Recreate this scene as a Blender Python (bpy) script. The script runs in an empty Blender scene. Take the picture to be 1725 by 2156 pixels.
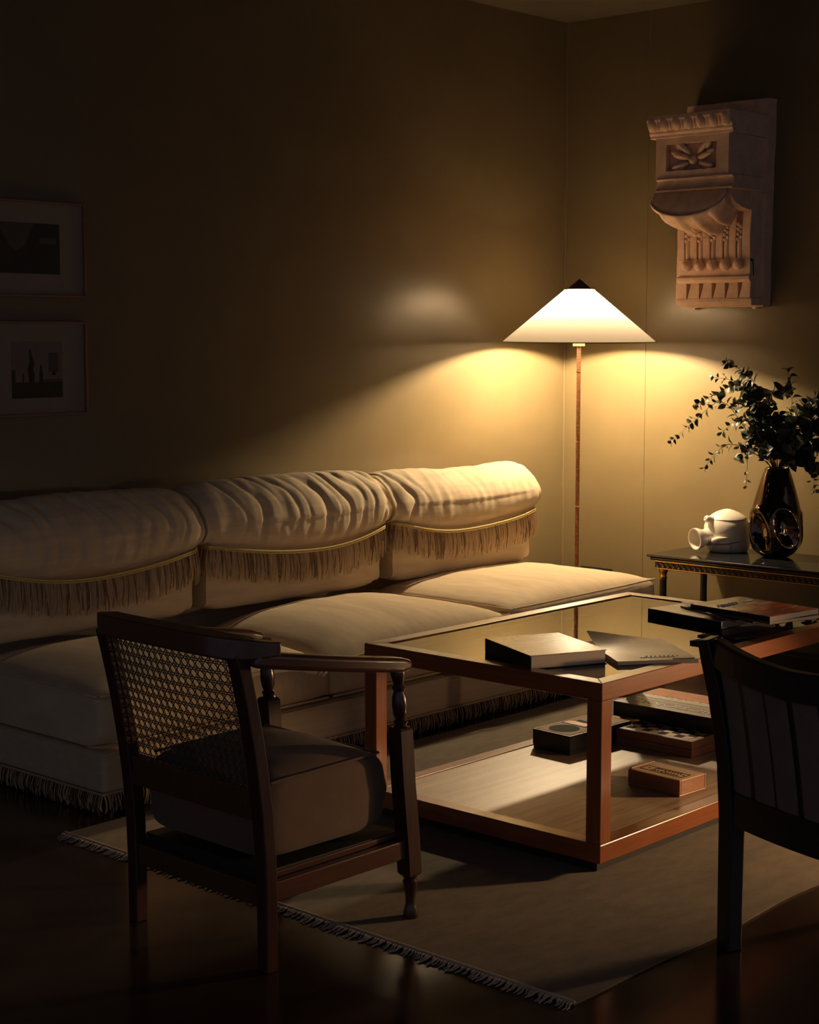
import bpy, bmesh, math, random
from mathutils import Vector, Matrix, noise
R = math.radians
scene = bpy.context.scene
COL = scene.collection
random.seed(7)

# ------------------------------------------------------------------ camera
F_PX = 3500.0
YAW, PITCH, CAM_H = R(42.4), R(6.0), 1.35
FW = Vector((math.cos(YAW), math.sin(YAW), 0)); RT = Vector((math.sin(YAW), -math.cos(YAW), 0)); UPV = Vector((0, 0, 1))
cf = FW*math.cos(PITCH) - UPV*math.sin(PITCH); cu = UPV*math.cos(PITCH) + FW*math.sin(PITCH)
cam_d = bpy.data.cameras.new('camera'); cam = bpy.data.objects.new('camera', cam_d); COL.objects.link(cam)
m = Matrix((RT, cu, -cf)).transposed().to_4x4(); m.translation = (0, 0, CAM_H); cam.matrix_world = m
cam_d.sensor_fit = 'HORIZONTAL'; cam_d.sensor_width = 36.0; cam_d.lens = F_PX/1725.0*36.0
cam_d.clip_start = 0.05; cam_d.clip_end = 60
scene.camera = cam

# ------------------------------------------------------------------ exposure, world, lights
vs = scene.view_settings
vs.view_transform = 'Standard'; vs.look = 'None'; vs.exposure = 0.0; vs.gamma = 1.0; vs.use_curve_mapping = False
try:
    scene.cycles.use_denoising = True; scene.cycles.max_bounces = 8; scene.cycles.diffuse_bounces = 5
    scene.cycles.transparent_max_bounces = 12; scene.cycles.sample_clamp_indirect = 6.0
    scene.cycles.caustics_reflective = False; scene.cycles.caustics_refractive = False
except Exception:
    pass
AMB = (0.118, 0.120, 0.155); AMB_S = 1.0
world = bpy.data.worlds.new('world'); scene.world = world; world.use_nodes = True
world.node_tree.nodes['Background'].inputs[0].default_value = (*AMB, 1); world.node_tree.nodes['Background'].inputs[1].default_value = AMB_S
BULB_STRENGTH = 2800.0
BULB_COLOR = (1.0, 0.75, 0.45)
SHADE_T = 0.108
# a second, low shaded lamp burns in the room beyond the picture's right edge; its shade cuts off the light above its rim
ROOM_LAMP = 0.0035
l2 = bpy.data.lights.new('room_lamp_light', 'POINT'); l2.shadow_soft_size = 0.07; l2.energy = 100.0; l2.color = (1.0, 0.66, 0.38)
l2o = bpy.data.objects.new('room_lamp_light', l2); COL.objects.link(l2o); l2o.location = (5.7, 0.3, 0.90)
ies_t = bpy.data.texts.new('shaded_lamp_profile')
ies_a = [0, 30, 50, 65, 72, 78, 82, 85, 87.5, 89.5, 91, 180]; ies_c = [10, 15, 60, 120, 250, 700, 950, 1000, 700, 160, 0, 0]
ies_t.write('IESNA:LM-63-1995\nTILT=NONE\n1 -1 1.0 %d 1 1 1 0 0 0\n1.0 1.0 0.0\n%s\n0\n%s\n' % (len(ies_a), ' '.join(map(str, ies_a)), ' '.join(map(str, ies_c))))
l2.use_nodes = True; lnt = l2.node_tree
ies_n = lnt.nodes.new('ShaderNodeTexIES'); ies_n.mode = 'INTERNAL'; ies_n.ies = ies_t; ies_n.inputs['Strength'].default_value = ROOM_LAMP
lnt.links.new(ies_n.outputs['Fac'], lnt.nodes['Emission'].inputs['Strength'])

# a low reading spot stands on the floor past the right edge, grazing the near side of the table
l3 = bpy.data.lights.new('low_spot_light', 'SPOT'); l3.energy = 125.0; l3.color = (1.0, 0.60, 0.29); l3.spot_size = R(54); l3.spot_blend = 1.0; l3.shadow_soft_size = .05
l3o = bpy.data.objects.new('low_spot_light', l3); COL.objects.link(l3o); l3o.location = (4.9, 1.3, .50)
l3o.rotation_euler = Vector((math.cos(R(142)), math.sin(R(142)), -.25)).to_track_quat('-Z', 'Y').to_euler()

# ------------------------------------------------------------------ materials
def new_mat(name):
    mt = bpy.data.materials.new(name); mt.use_nodes = True
    nt = mt.node_tree; return mt, nt, nt.nodes['Principled BSDF']
def noise_color(nt, bs, c1, c2, scale, stretch=(1, 1, 1), detail=4, coord='Object', rough=0.55):
    N = nt.nodes; L = nt.links
    tc = N.new('ShaderNodeTexCoord'); mp = N.new('ShaderNodeMapping'); mp.inputs['Scale'].default_value = stretch
    L.new(tc.outputs[coord], mp.inputs[0])
    nz = N.new('ShaderNodeTexNoise'); nz.inputs['Scale'].default_value = scale; nz.inputs['Detail'].default_value = detail; nz.inputs['Roughness'].default_value = rough
    L.new(mp.outputs[0], nz.inputs['Vector'])
    cr = N.new('ShaderNodeValToRGB'); cr.color_ramp.elements[0].position = .3; cr.color_ramp.elements[1].position = .7
    cr.color_ramp.elements[0].color = (*c1, 1); cr.color_ramp.elements[1].color = (*c2, 1)
    L.new(nz.outputs['Fac'], cr.inputs[0]); L.new(cr.outputs[0], bs.inputs['Base Color'])
    return nz, mp
def add_bump(nt, bs, src, strength, dist):
    b = nt.nodes.new('ShaderNodeBump'); b.inputs['Strength'].default_value = strength; b.inputs['Distance'].default_value = dist
    nt.links.new(src, b.inputs['Height']); nt.links.new(b.outputs[0], bs.inputs['Normal'])
def simple(name, col, rough=.5, metal=0, coat=0, spec=.5, var=.15, scale=30, stretch=(1, 1, 1), bump=0, bdist=.002):
    mt, nt, bs = new_mat(name)
    bs.inputs['Roughness'].default_value = rough; bs.inputs['Metallic'].default_value = metal
    bs.inputs['Specular IOR Level'].default_value = spec; bs.inputs['Coat Weight'].default_value = coat; bs.inputs['Coat Roughness'].default_value = .12
    nz, mp = noise_color(nt, bs, tuple(c*(1-var) for c in col), tuple(min(1, c*(1+var)) for c in col), scale, stretch)
    if bump: add_bump(nt, bs, nz.outputs['Fac'], bump, bdist)
    return mt
def fabric(name, col, streak=(60, 8, 8), var=.18, weave=900):
    mt, nt, bs = new_mat(name)
    bs.inputs['Roughness'].default_value = .9; bs.inputs['Specular IOR Level'].default_value = .15
    bs.inputs['Sheen Weight'].default_value = .12
    nz, mp = noise_color(nt, bs, tuple(c*(1-var) for c in col), tuple(min(1, c*(1+var)) for c in col), 3.0, streak)
    N = nt.nodes; L = nt.links
    tc = N.new('ShaderNodeTexCoord'); w = N.new('ShaderNodeTexNoise'); w.inputs['Scale'].default_value = weave; w.inputs['Detail'].default_value = 1
    L.new(tc.outputs['Object'], w.inputs['Vector'])
    add = N.new('ShaderNodeMath'); add.operation = 'MULTIPLY_ADD'; add.inputs[1].default_value = .5
    L.new(w.outputs['Fac'], add.inputs[0]); L.new(nz.outputs['Fac'], add.inputs[2])
    add_bump(nt, bs, add.outputs[0], .35, .004)
    return mt
def wood(name, c1, c2, axis='x', rough=.35, coat=.3, scale=6):
    mt, nt, bs = new_mat(name)
    bs.inputs['Roughness'].default_value = rough; bs.inputs['Coat Weight'].default_value = coat; bs.inputs['Coat Roughness'].default_value = .15
    st = {'x': (1, 14, 14), 'y': (14, 1, 14), 'z': (14, 14, 1)}[axis]
    nz, mp = noise_color(nt, bs, c1, c2, scale, st, detail=6, rough=.65)
    add_bump(nt, bs, nz.outputs['Fac'], .08, .001)
    return mt

M = {}
M['wall'] = simple('ochre_plaster', (.160, .119, .059), .28, spec=.65, var=.06, scale=5, bump=.04, bdist=.003)
M['ceiling'] = simple('dark_ceiling_paint', (.12, .10, .07), .9, spec=.2, var=.04, scale=4)
M['floor'] = simple('dark_polished_floor', (.035, .018, .013), .16, spec=.5, var=.25, scale=3, stretch=(1, 6, 1))
M['rug'] = fabric('olive_wool_rug', (.155, .118, .072), (4, 9, 4), .2, 500)
M['rugfringe'] = fabric('cream_rug_fringe', (.50, .38, .28), (10, 10, 10), .1)
M['sofa'] = fabric('tan_linen', (.60, .47, .31), (2.0, 8, 16), .10)
M['sofaseat'] = fabric('tan_linen_seat', (.64, .50, .325), (10, 2.5, 6), .10)
M['cord'] = simple('gold_braid', (.58, .43, .13), .55, var=.2, scale=200)
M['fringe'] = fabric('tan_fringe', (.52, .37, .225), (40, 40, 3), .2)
M['fringedark'] = fabric('tan_fringe_dark_yarn', (.20, .13, .075), (40, 40, 3), .2)  # darker yarn, mixed at random among the fringe strands
M['chairwood'] = wood('mahogany', (.030, .011, .008), (.065, .024, .014), 'z', .3, .35)
M['chairwoodx'] = wood('mahogany_rail', (.060, .021, .013), (.11, .040, .022), 'x', .3, .35)
M['cane'] = simple('dark_cane', (.05, .032, .02), .5, var=.2, scale=100)
M['chairseat'] = fabric('brown_upholstery', (.17, .11, .072), (6, 6, 6), .08)
M['blackwood'] = wood('ebonised_wood', (.010, .007, .006), (.02, .013, .010), 'z', .4, .1)
M['stripe'] = fabric('taupe_upholstery', (.20, .14, .105), (6, 6, 6), .08)
M['tablewood'] = wood('cherry_wood', (.20, .055, .015), (.33, .10, .028), 'x', .28, .4)
M['tablewoodz'] = wood('cherry_wood_upright', (.20, .055, .015), (.33, .10, .028), 'z', .28, .4)
M['tablewoody'] = wood('cherry_wood_cross', (.20, .055, .015), (.33, .10, .028), 'y', .28, .4)
M['shelf'] = wood('pale_veneer', (.30, .185, .10), (.52, .37, .235), 'x', .45, .05, 3)
M['plinth'] = simple('black_plinth', (.012, .01, .009), .6)
M['black'] = simple('black_cover', (.012, .012, .013), .35, var=.2)
M['blackgloss'] = simple('black_gloss_cover', (.012, .012, .014), .15, var=.2)
M['pages'] = simple('cream_pages', (.62, .50, .37), .8, var=.12, scale=20, stretch=(1, 1, 60))
M['white'] = simple('white_ink', (.78, .72, .64), .6, var=.03)
M['red'] = simple('red_cover', (.48, .06, .04), .25, var=.3, scale=14, stretch=(1, 5, 1))
M['orange'] = simple('orange_cover', (.58, .16, .045), .3, var=.2, scale=14)
M['grey'] = simple('grey_cover', (.17, .15, .115), .35, var=.1)
M['beige'] = simple('beige_cover', (.50, .42, .31), .4, var=.1)
M['bluegrey'] = simple('blue_grey_cover', (.34, .37, .38), .22, var=.35, scale=8)
M['brownedge'] = simple('brown_edge', (.20, .09, .045), .4)
M['marble'] = simple('black_marble', (.014, .015, .016), .08, var=.5, scale=6)
M['brass'] = simple('aged_brass', (.72, .42, .13), .3, metal=1, var=.15, scale=80)
M['bronze'] = simple('dark_bronze_glaze', (.115, .080, .060), .07, metal=1, var=.08, scale=4)
M['ceramic'] = simple('white_ceramic', (.80, .71, .60), .38, var=.05, scale=6, coat=.2, bump=.03)
M['plaster'] = simple('plaster_corbel', (.74, .50, .345), .8, var=.14, scale=22, spec=.2, bump=.12, bdist=.003)
M['stem'] = simple('brown_stem', (.10, .055, .03), .6)
M['leaf'] = simple('eucalyptus_leaf', (.026, .034, .022), .42, var=.4, scale=20)
M['leaf2'] = simple('pale_eucalyptus_leaf', (.085, .09, .055), .38, var=.3, scale=20)
M['frame'] = wood('picture_wood', (.20, .09, .045), (.30, .14, .07), 'x', .4, .1)
M['mat'] = simple('cream_mat_board', (.26, .205, .155), .9, var=.03, spec=.1)
M['dark'] = simple('dark_print', (.014, .013, .012), .7, var=.2)
M['mid'] = simple('mid_grey_print', (.06, .052, .045), .7, var=.25, scale=12)
M['pale'] = simple('pale_print', (.15, .12, .10), .7, var=.12, scale=12)
M['rattan'] = simple('rattan_wrap', (.24, .085, .025), .45, var=.45, scale=40, stretch=(1, 1, 20))
M['capwood'] = simple('dark_lamp_cap', (.05, .022, .014), .45)
M['socket'] = simple('cream_socket', (.35, .28, .19), .5, var=.03)
M['plastic'] = simple('black_plastic', (.012, .012, .012), .35, var=.05)
M['boxwood'] = wood('pale_box_wood', (.48, .27, .145), (.64, .40, .23), 'y', .4, .15)
M['boxside'] = wood('box_side_wood', (.22, .085, .036), (.34, .145, .062), 'y', .4, .15)
M['ink'] = simple('dark_inlay', (.035, .02, .014), .85, spec=.08)
M['green'] = simple('dark_green_print', (.035, .05, .035), .85, spec=.08)
M['pinkcream'] = simple('cream_box_print', (.60, .45, .33), .85, spec=.08, var=.08)
M['seam'] = simple('crease_shade_seam', (.14, .115, .09), .5)  # dark tone for the vessel's joint line and its painted crease shading
def glass_mat():
    mt = bpy.data.materials.new('clear_glass'); mt.use_nodes = True; nt = mt.node_tree; N = nt.nodes; L = nt.links
    N.remove(N['Principled BSDF']); out = N['Material Output']
    tr = N.new('ShaderNodeBsdfTransparent'); tr.inputs[0].default_value = (.92, .94, .90, 1)
    gl = N.new('ShaderNodeBsdfGlossy'); gl.inputs['Roughness'].default_value = .015; gl.inputs[0].default_value = (.95, .95, .92, 1)
    fr = N.new('ShaderNodeFresnel'); fr.inputs[0].default_value = 1.62
    mx = N.new('ShaderNodeMixShader'); L.new(fr.outputs[0], mx.inputs[0]); L.new(tr.outputs[0], mx.inputs[1]); L.new(gl.outputs[0], mx.inputs[2])
    L.new(mx.outputs[0], out.inputs[0]); return mt
M['glass'] = glass_mat()
def shade_mat():
    mt = bpy.data.materials.new('linen_shade'); mt.use_nodes = True; nt = mt.node_tree; N = nt.nodes; L = nt.links
    N.remove(N['Principled BSDF']); out = N['Material Output']
    tc = N.new('ShaderNodeTexCoord'); nz = N.new('ShaderNodeTexNoise'); nz.inputs['Scale'].default_value = 60; L.new(tc.outputs['Object'], nz.inputs[0])
    cr = N.new('ShaderNodeValToRGB'); cr.color_ramp.elements[0].color = (SHADE_T*.92, SHADE_T*.80, SHADE_T*.66, 1); cr.color_ramp.elements[1].color = (SHADE_T*1.06, SHADE_T*.93, SHADE_T*.78, 1)
    L.new(nz.outputs['Fac'], cr.inputs[0])
    d = N.new('ShaderNodeBsdfDiffuse'); d.inputs[0].default_value = (.92, .86, .76, 1)
    t = N.new('ShaderNodeBsdfTranslucent'); L.new(cr.outputs[0], t.inputs[0])
    mx = N.new('ShaderNodeMixShader'); mx.inputs[0].default_value = .5
    L.new(d.outputs[0], mx.inputs[1]); L.new(t.outputs[0], mx.inputs[2]); L.new(mx.outputs[0], out.inputs[0]); return mt
M['shade'] = shade_mat()
def bulb_mat():
    mt = bpy.data.materials.new('lit_bulb'); mt.use_nodes = True; nt = mt.node_tree; N = nt.nodes; L = nt.links
    N.remove(N['Principled BSDF']); e = N.new('ShaderNodeEmission'); e.inputs[0].default_value = (*BULB_COLOR, 1); e.inputs[1].default_value = BULB_STRENGTH
    L.new(e.outputs[0], N['Material Output'].inputs[0]); return mt
M['bulb'] = bulb_mat()

# ------------------------------------------------------------------ mesh helpers
ROOTM = {}
def rootmat(o):
    while o is not None and o.parent is not None: o = o.parent
    return ROOTM.get(o.name, Matrix()) if o is not None else Matrix()
class MB:
    def __init__(s): s.v = []; s.f = []; s.mi = []
    def add(s, vs, fs, mi=0):
        n = len(s.v); s.v += [Vector(v) for v in vs]; s.f += [tuple(i+n for i in f) for f in fs]; s.mi += [mi]*len(fs); return s
    def box(s, a, b, mi=0):
        x0, y0, z0 = a; x1, y1, z1 = b
        return s.add([(x0,y0,z0),(x1,y0,z0),(x1,y1,z0),(x0,y1,z0),(x0,y0,z1),(x1,y0,z1),(x1,y1,z1),(x0,y1,z1)],
                     [(0,3,2,1),(4,5,6,7),(0,1,5,4),(1,2,6,5),(2,3,7,6),(3,0,4,7)], mi)
    def prism(s, poly, z0, z1, mi=0):
        n = len(poly)
        return s.add([(x,y,z0) for x,y in poly]+[(x,y,z1) for x,y in poly],
                     [tuple(range(n-1,-1,-1)), tuple(range(n,2*n))]+[(i,(i+1)%n,n+(i+1)%n,n+i) for i in range(n)], mi)
    def loft(s, rings, closed=True, caps=True, mi=0):
        n = len(rings[0]); vs = [p for r in rings for p in r]; fs = []
        for k in range(len(rings)-1):
            for i in range(n if closed else n-1):
                j = (i+1) % n
                fs.append((k*n+i, k*n+j, (k+1)*n+j, (k+1)*n+i))
        if caps and closed:
            fs.append(tuple(range(n-1,-1,-1))); b = (len(rings)-1)*n; fs.append(tuple(range(b, b+n)))
        return s.add(vs, fs, mi)
    def tube(s, path, r, n=8, mi=0, caps=True):
        path = [Vector(p) for p in path]; rings = []
        prev = None
        for k, p in enumerate(path):
            a = path[max(0,k-1)]; b = path[min(len(path)-1,k+1)]; t = (b-a)
            if t.length < 1e-9: t = Vector((0,0,1))
            t.normalize()
            if prev is None:
                ref = Vector((0,0,1)) if abs(t.z) < .9 else Vector((1,0,0)); u = t.cross(ref).normalized()
            else:
                u = prev - t*prev.dot(t)
                u = u.normalized() if u.length > 1e-6 else t.orthogonal().normalized()
            prev = u; w = t.cross(u); rr = r[k] if isinstance(r,(list,tuple)) else r
            rings.append([p + (u*math.cos(2*math.pi*i/n)+w*math.sin(2*math.pi*i/n))*rr for i in range(n)])
        return s.loft(rings, True, caps, mi)
    def bar(s, path, w, h, up=(0,0,1), mi=0):
        """rectangular section swept along path: w sideways, h along up"""
        path = [Vector(p) for p in path]; rings = []; up = Vector(up)
        for k, p in enumerate(path):
            a = path[max(0,k-1)]; b = path[min(len(path)-1,k+1)]; t = (b-a).normalized()
            sd = t.cross(up).normalized(); uu = sd.cross(t).normalized()
            ww = w[k] if isinstance(w,(list,tuple)) else w; hh = h[k] if isinstance(h,(list,tuple)) else h
            rings.append([p+sd*ww/2+uu*hh/2, p-sd*ww/2+uu*hh/2, p-sd*ww/2-uu*hh/2, p+sd*ww/2-uu*hh/2])
        return s.loft(rings, True, True, mi)
    def lathe(s, prof, c, n=24, mi=0, shear=(0,0)):
        cx, cy, cz = c
        rings = [[(cx+shear[0]*z+r*math.cos(2*math.pi*i/n), cy+shear[1]*z+r*math.sin(2*math.pi*i/n), cz+z) for i in range(n)] for r, z in prof]
        return s.loft(rings, True, True, mi)
    def ball(s, c, r, nu=16, nv=10, mi=0, axes=None):
        c = Vector(c); r = Vector(r) if hasattr(r,'__len__') else Vector((r,r,r)); rings = []
        A = axes or (Vector((1,0,0)),Vector((0,1,0)),Vector((0,0,1)))
        for j in range(nv+1):
            th = math.pi*(j+.02*(j==0)-.02*(j==nv))/nv
            rings.append([c + A[0]*(r.x*math.sin(th)*math.cos(2*math.pi*i/nu)) + A[1]*(r.y*math.sin(th)*math.sin(2*math.pi*i/nu)) - A[2]*(r.z*math.cos(th)) for i in range(nu)])
        return s.loft(rings, True, True, mi)
    def build(s, name, mats, parent=None, smooth=False, bevel=0, seg=2, subsurf=0, angle=40, world=True):
        me = bpy.data.meshes.new(name)
        vs = s.v
        if parent is not None and world:
            inv = rootmat(parent).inverted(); vs = [inv @ v for v in vs]
        me.from_pydata([tuple(v) for v in vs], [], s.f)
        if not isinstance(mats,(list,tuple)): mats = [mats]
        for mt in mats: me.materials.append(mt)
        for p, i in zip(me.polygons, s.mi): p.material_index = i; p.use_smooth = bool(smooth)
        me.update()
        bm = bmesh.new(); bm.from_mesh(me); bmesh.ops.recalc_face_normals(bm, faces=bm.faces)
        if smooth and angle < 180:
            for e in bm.edges:
                if len(e.link_faces) == 2 and e.calc_face_angle(0) > R(angle): e.smooth = False
        bm.to_mesh(me); bm.free()
        o = bpy.data.objects.new(name, me); COL.objects.link(o)
        if parent is not None: o.parent = parent
        if bevel:
            b = o.modifiers.new('bevel','BEVEL'); b.width = bevel; b.segments = seg; b.limit_method = 'ANGLE'; b.angle_limit = R(35)
        if subsurf:
            d = o.modifiers.new('sub','SUBSURF'); d.levels = subsurf; d.render_levels = subsurf
        return o
def thing(name, label, cat, loc=(0,0,0), rz=0.0, group=None):
    o = bpy.data.objects.new(name, None); COL.objects.link(o); o.empty_display_size = .1
    o.location = loc; o.rotation_euler = (0,0,rz); ROOTM[o.name] = Matrix.Translation(Vector(loc)) @ Matrix.Rotation(rz,4,'Z')
    o['label'] = label; o['category'] = cat
    if group: o['group'] = group
    return o
def tag(o, label, cat, group=None):
    o['label'] = label; o['category'] = cat
    if group: o['group'] = group
    return o
def struct(o): o['kind'] = 'structure'; return o
def text_part(name, body, size, mat, parent, loc, rot=(0,0,0), depth=.0008, shear=0, space=1.0):
    cu_ = bpy.data.curves.new(name+'_curve','FONT'); cu_.body = body; cu_.size = size; cu_.extrude = depth; cu_.shear = shear; cu_.space_character = space
    t = bpy.data.objects.new(name+'_curve', cu_); me = bpy.data.meshes.new_from_object(t)
    bpy.data.objects.remove(t); me.materials.clear(); me.materials.append(mat); me.name = name
    o = bpy.data.objects.new(name, me); COL.objects.link(o); o.parent = parent; o.location = loc; o.rotation_euler = rot
    return o
def ray(px, py): return cf + RT*((px-862.5)/F_PX) - cu*((py-1078.0)/F_PX)
def on_plane(px, py, pt, n):
    d = ray(px,py); C = Vector((0,0,CAM_H)); return C + d*((Vector(pt)-C).dot(n)/d.dot(n))
def lerp(a, b, t): return a+(b-a)*t
def sstep(a, b, x):
    t = max(0,min(1,(x-a)/(b-a))); return t*t*(3-2*t)

# ================================================================== the room
XW, YW, CEIL = 6.24, 4.72, 2.778
def wall_right():
    b = MB()
    # plan outline: from the corner the wall steps back slightly beyond a rounded edge
    plan = [(XW+.2, YW+.2), (XW, YW+.2), (XW, 4.266), (XW+.0026, 4.264), (XW+.0026, -1.2), (XW+.2, -1.2)]
    b.prism(plan, -.05, CEIL+.05)
    return struct(b.build('wall_right', M['wall']))
wall_right()
struct(MB().box((-1.4, YW, -.05), (XW, YW+.2, CEIL+.05)).build('wall_left', M['wall']))
struct(MB().box((-1.4, -1.2, -.06), (XW+.2, YW+.2, 0)).build('floor', M['floor']))
struct(MB().box((-1.4, -1.2, CEIL), (XW+.2, YW+.2, CEIL+.08)).build('ceiling', M['ceiling']))
struct(MB().tube([(XW-.002, YW-.002, 0), (XW-.002, YW-.002, CEIL)], .006, 8).build('trim_1', M['wall'], smooth=True))

# ================================================================== rug
def rug():
    X0, X1, Y0, Y1 = 2.625, 5.05, 1.945, 3.672
    root = thing('rug', 'large olive wool rug with a cream fringed end under the glass coffee table', 'rug', (X0, Y0, 0))
    nx, ny = 90, 64; vs = []; fs = []
    def hz(x, y):
        z = .006 + .0012*noise.noise((x*3, y*3, 1))
        # a soft ripple along the near edge, clear of the table
        z += .011*math.exp(-((y-2.14-.10*(x-3.6))/.045)**2)*sstep(3.35,3.6,x)*(1-sstep(4.3,4.7,x))
        z += .004*math.exp(-((y-2.26+.15*(x-3.0))/.04)**2)*sstep(2.7,2.95,x)*(1-sstep(3.15,3.28,x))
        return z
    for i in range(nx+1):
        for j in range(ny+1):
            x = lerp(X0,X1,i/nx); y = lerp(Y0,Y1,j/ny)
            ex = .012*noise.noise((y*4, 3, 0)) if i == 0 else 0
            ey = .012*noise.noise((x*3, 9, 0)) if j in (0,ny) else 0
            vs.append((x+ex, y+ey, hz(x,y)))
    n = len(vs)
    for i in range(nx):
        for j in range(ny):
            a = i*(ny+1)+j; fs.append((a, a+ny+1, a+ny+2, a+1))
    vs += [(x,y,.0005) for x,y,z in vs]
    fs += [tuple(reversed([q+n for q in f])) for f in fs]
    edge = [i*(ny+1) for i in range(nx+1)] + [nx*(ny+1)+j for j in range(1,ny+1)] + [i*(ny+1)+ny for i in range(nx-1,-1,-1)] + [j for j in range(ny-1,0,-1)]
    for k in range(len(edge)):
        a, b_ = edge[k], edge[(k+1)%len(edge)]; fs.append((b_, a, a+n, b_+n))
    MB().add(vs, fs).build('pile', M['rug'], root, smooth=True, angle=60)
    b = MB()
    y = Y0+.004
    while y < Y1-.004:
        l = .026+.016*random.random(); dy = random.uniform(-.012,.012)
        b.tube([(X0+.006,y,.007),(X0-.012,y+dy*.3,.0075),(X0-l*.6,y+dy*.7,.003),(X0-l,y+dy,.0025)], [.0022,.0024,.002,.001], 5)
        y += .0065
    b.tube([(X0+.003, lerp(Y0,Y1,k/40), .0075+.001*noise.noise((k,0,2))) for k in range(41)], .004, 6)
    b.build('fringe', M['rugfringe'], root, smooth=True)['label'] = 'cream fringe'
rug()

# ================================================================== sofa
SX0, SX1 = 2.80, 5.59
SEAMS = [2.80, 3.73, 4.66, 5.59]
def strands(b, path, length, step=.0045, r=.0016, jitter=.25, out=None, curl=.01, clump=True):
    """hanging bullion strands along a polyline path; out = outward direction"""
    pts = [Vector(p) for p in path]; acc = 0
    for k in range(len(pts)-1):
        a, c = pts[k], pts[k+1]; d = (c-a); L_ = d.length; t = acc
        dirv = d.normalized(); o = Vector((dirv.y, -dirv.x, 0))
        if out is not None and o.dot(out[k] if isinstance(out,list) else out) < 0: o = -o
        while t < L_:
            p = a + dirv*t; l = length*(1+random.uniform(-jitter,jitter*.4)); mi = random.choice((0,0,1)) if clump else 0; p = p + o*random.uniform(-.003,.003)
            s = dirv*random.uniform(-curl,curl); q = o*random.uniform(0,.006)
            b.tube([p, p+Vector((0,0,-l*.35))+o*.006+s*.2, p+Vector((0,0,-l*.7))+o*.004+q+s*.6, p+Vector((0,0,-l))+q+s], [r*.8,r*1.15,r,r*.7], 4, mi)
            t += step*random.uniform(.75,1.3)
        acc = t-L_
def sofa_base():
    root = thing('sofa', 'long armless three-seat tan linen sofa with a fringed base against the wall', 'sofa', (SX0, 3.74, 0))
    b = MB(); b.box((SX0+.015, 3.745, .055), (SX1-.015, 4.68, .178)); b.build('base', M['sofa'], root, bevel=.018, seg=3)
    MB().box((SX0+.03, 4.650, .17), (SX1-.03, 4.715, .60)).build('back_rest', M['sofa'], root, bevel=.03, seg=3)
    for x in (SX0+.1, SX1-.1):
        for y in (3.85, 4.58): MB().lathe([(.022,0),(.028,.054)], (x,y,0), 12).build('foot', M['blackwood'], root, smooth=True)
    b = MB(); strands(b, [(SX0+.005,4.62,.058),(SX0+.005,3.738,.058),(SX1-.01,3.738,.058),(SX1-.01,4.6,.058)], .052, .0055, .0019, out=[Vector((-1,0,0)),Vector((0,-1,0)),Vector((1,0,0))], curl=.012)
    b.tube([(SX0+.008,4.62,.06),(SX0+.008,3.741,.06),(SX1-.012,3.741,.06),(SX1-.012,4.6,.06)], .0045, 6)
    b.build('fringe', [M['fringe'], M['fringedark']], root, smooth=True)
    MB().tube([(SX0+.012, 3.744, .172), (SX1-.012, 3.744, .172)], .004, 6).build('piping', M['sofa'], root, smooth=True)
sofa_base()
def seat_cushion(i, x0, x1, tl, tr, tm, seed):
    labels = ['dim tan seat cushion at the far end of the sofa from the lamp', 'hollowed tan seat cushion in the middle of the sofa', 'brightly lit tan seat cushion beside the lamp']
    root = thing('seat_cushion', labels[i], 'cushion', ((x0+x1)/2, 4.08, .178), 0, 'sofa seat cushions')
    y0, y1, zb = 3.755, 4.46, .182
    nx, ny = 48, 40; top = []; 
    def ztop(u, v):
        edge = lerp(tl, tr, u)
        bulge = (1-abs(2*u-1)**2.6)*(1-abs(2*v-1)**3.2)
        z = edge + (tm-edge)*bulge
        # wrinkles radiating over the cloth
        w = noise.noise((u*9+seed, v*2.2, seed)); z += .004*w*(.3+bulge)
        w2 = noise.noise((u*3+v*2, v*14+seed, seed+4)); z += .0022*w2
        return z
    rings = []
    # each ring: cross section in (y,z) at given x; build as rounded box with puffed sides
    N = 44
    for a in range(nx+1):
        u = a/nx; e = abs(2*u-1); 
        inset = .022*(e**10)            # rounded ends
        x = lerp(x0+.004, x1-.004, u)
        ring = []
        for k in range(N):
            s = k/N
            if s < .5:      # top from front to back
                v = s/.5; y = lerp(y0+.004,y1,v); z = ztop(u,v)
                rnd = .020*((abs(2*v-1))**14); z -= rnd + inset
            elif s < .58:   # back side
                q = (s-.5)/.08; v = 1; y = y1+.01*math.sin(math.pi*q); z = lerp(ztop(u,1)-.022-inset, zb+.012, q)
            elif s < .90:   # bottom
                q = (s-.58)/.32; y = lerp(y1,y0+.012,q); z = zb+inset*.5
            else:           # front
                q = (s-.90)/.10; y = y0-.006-.016*math.sin(math.pi*q)*(1-e**6)+inset*.4; z = lerp(zb+.012, ztop(u,0)-.022-inset, q)
            ring.append((x, y, z))
        rings.append(ring)
    MB().loft(rings).build('body', M['sofaseat'], root, smooth=True, angle=75)
    def pip(zoff, vv):
        return [(lerp(x0+.012,x1-.012,k/24), y0-.004, (ztop(.012+.976*k/24,0)-.020 if vv else zb+.012)) for k in range(25)]
    b = MB(); b.tube(pip(0,True), .0038, 6)
    b.tube([(x1-.008, lerp(y0,y1,k/16), ztop(.985,k/16)-.024) for k in range(17)], .0038, 6)
    b.tube([(x0+.008, lerp(y0,y1,k/16), ztop(.015,k/16)-.024) for k in range(17)], .0038, 6)
    b.tube(pip(0,False), .0038, 6)
    b.build('piping', M['sofaseat'], root, smooth=True)
seat_cushion(0, SEAMS[0], SEAMS[1], .360, .335, .405, 1.3)
seat_cushion(1, SEAMS[1], SEAMS[2], .325, .370, .410, 5.1)
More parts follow.
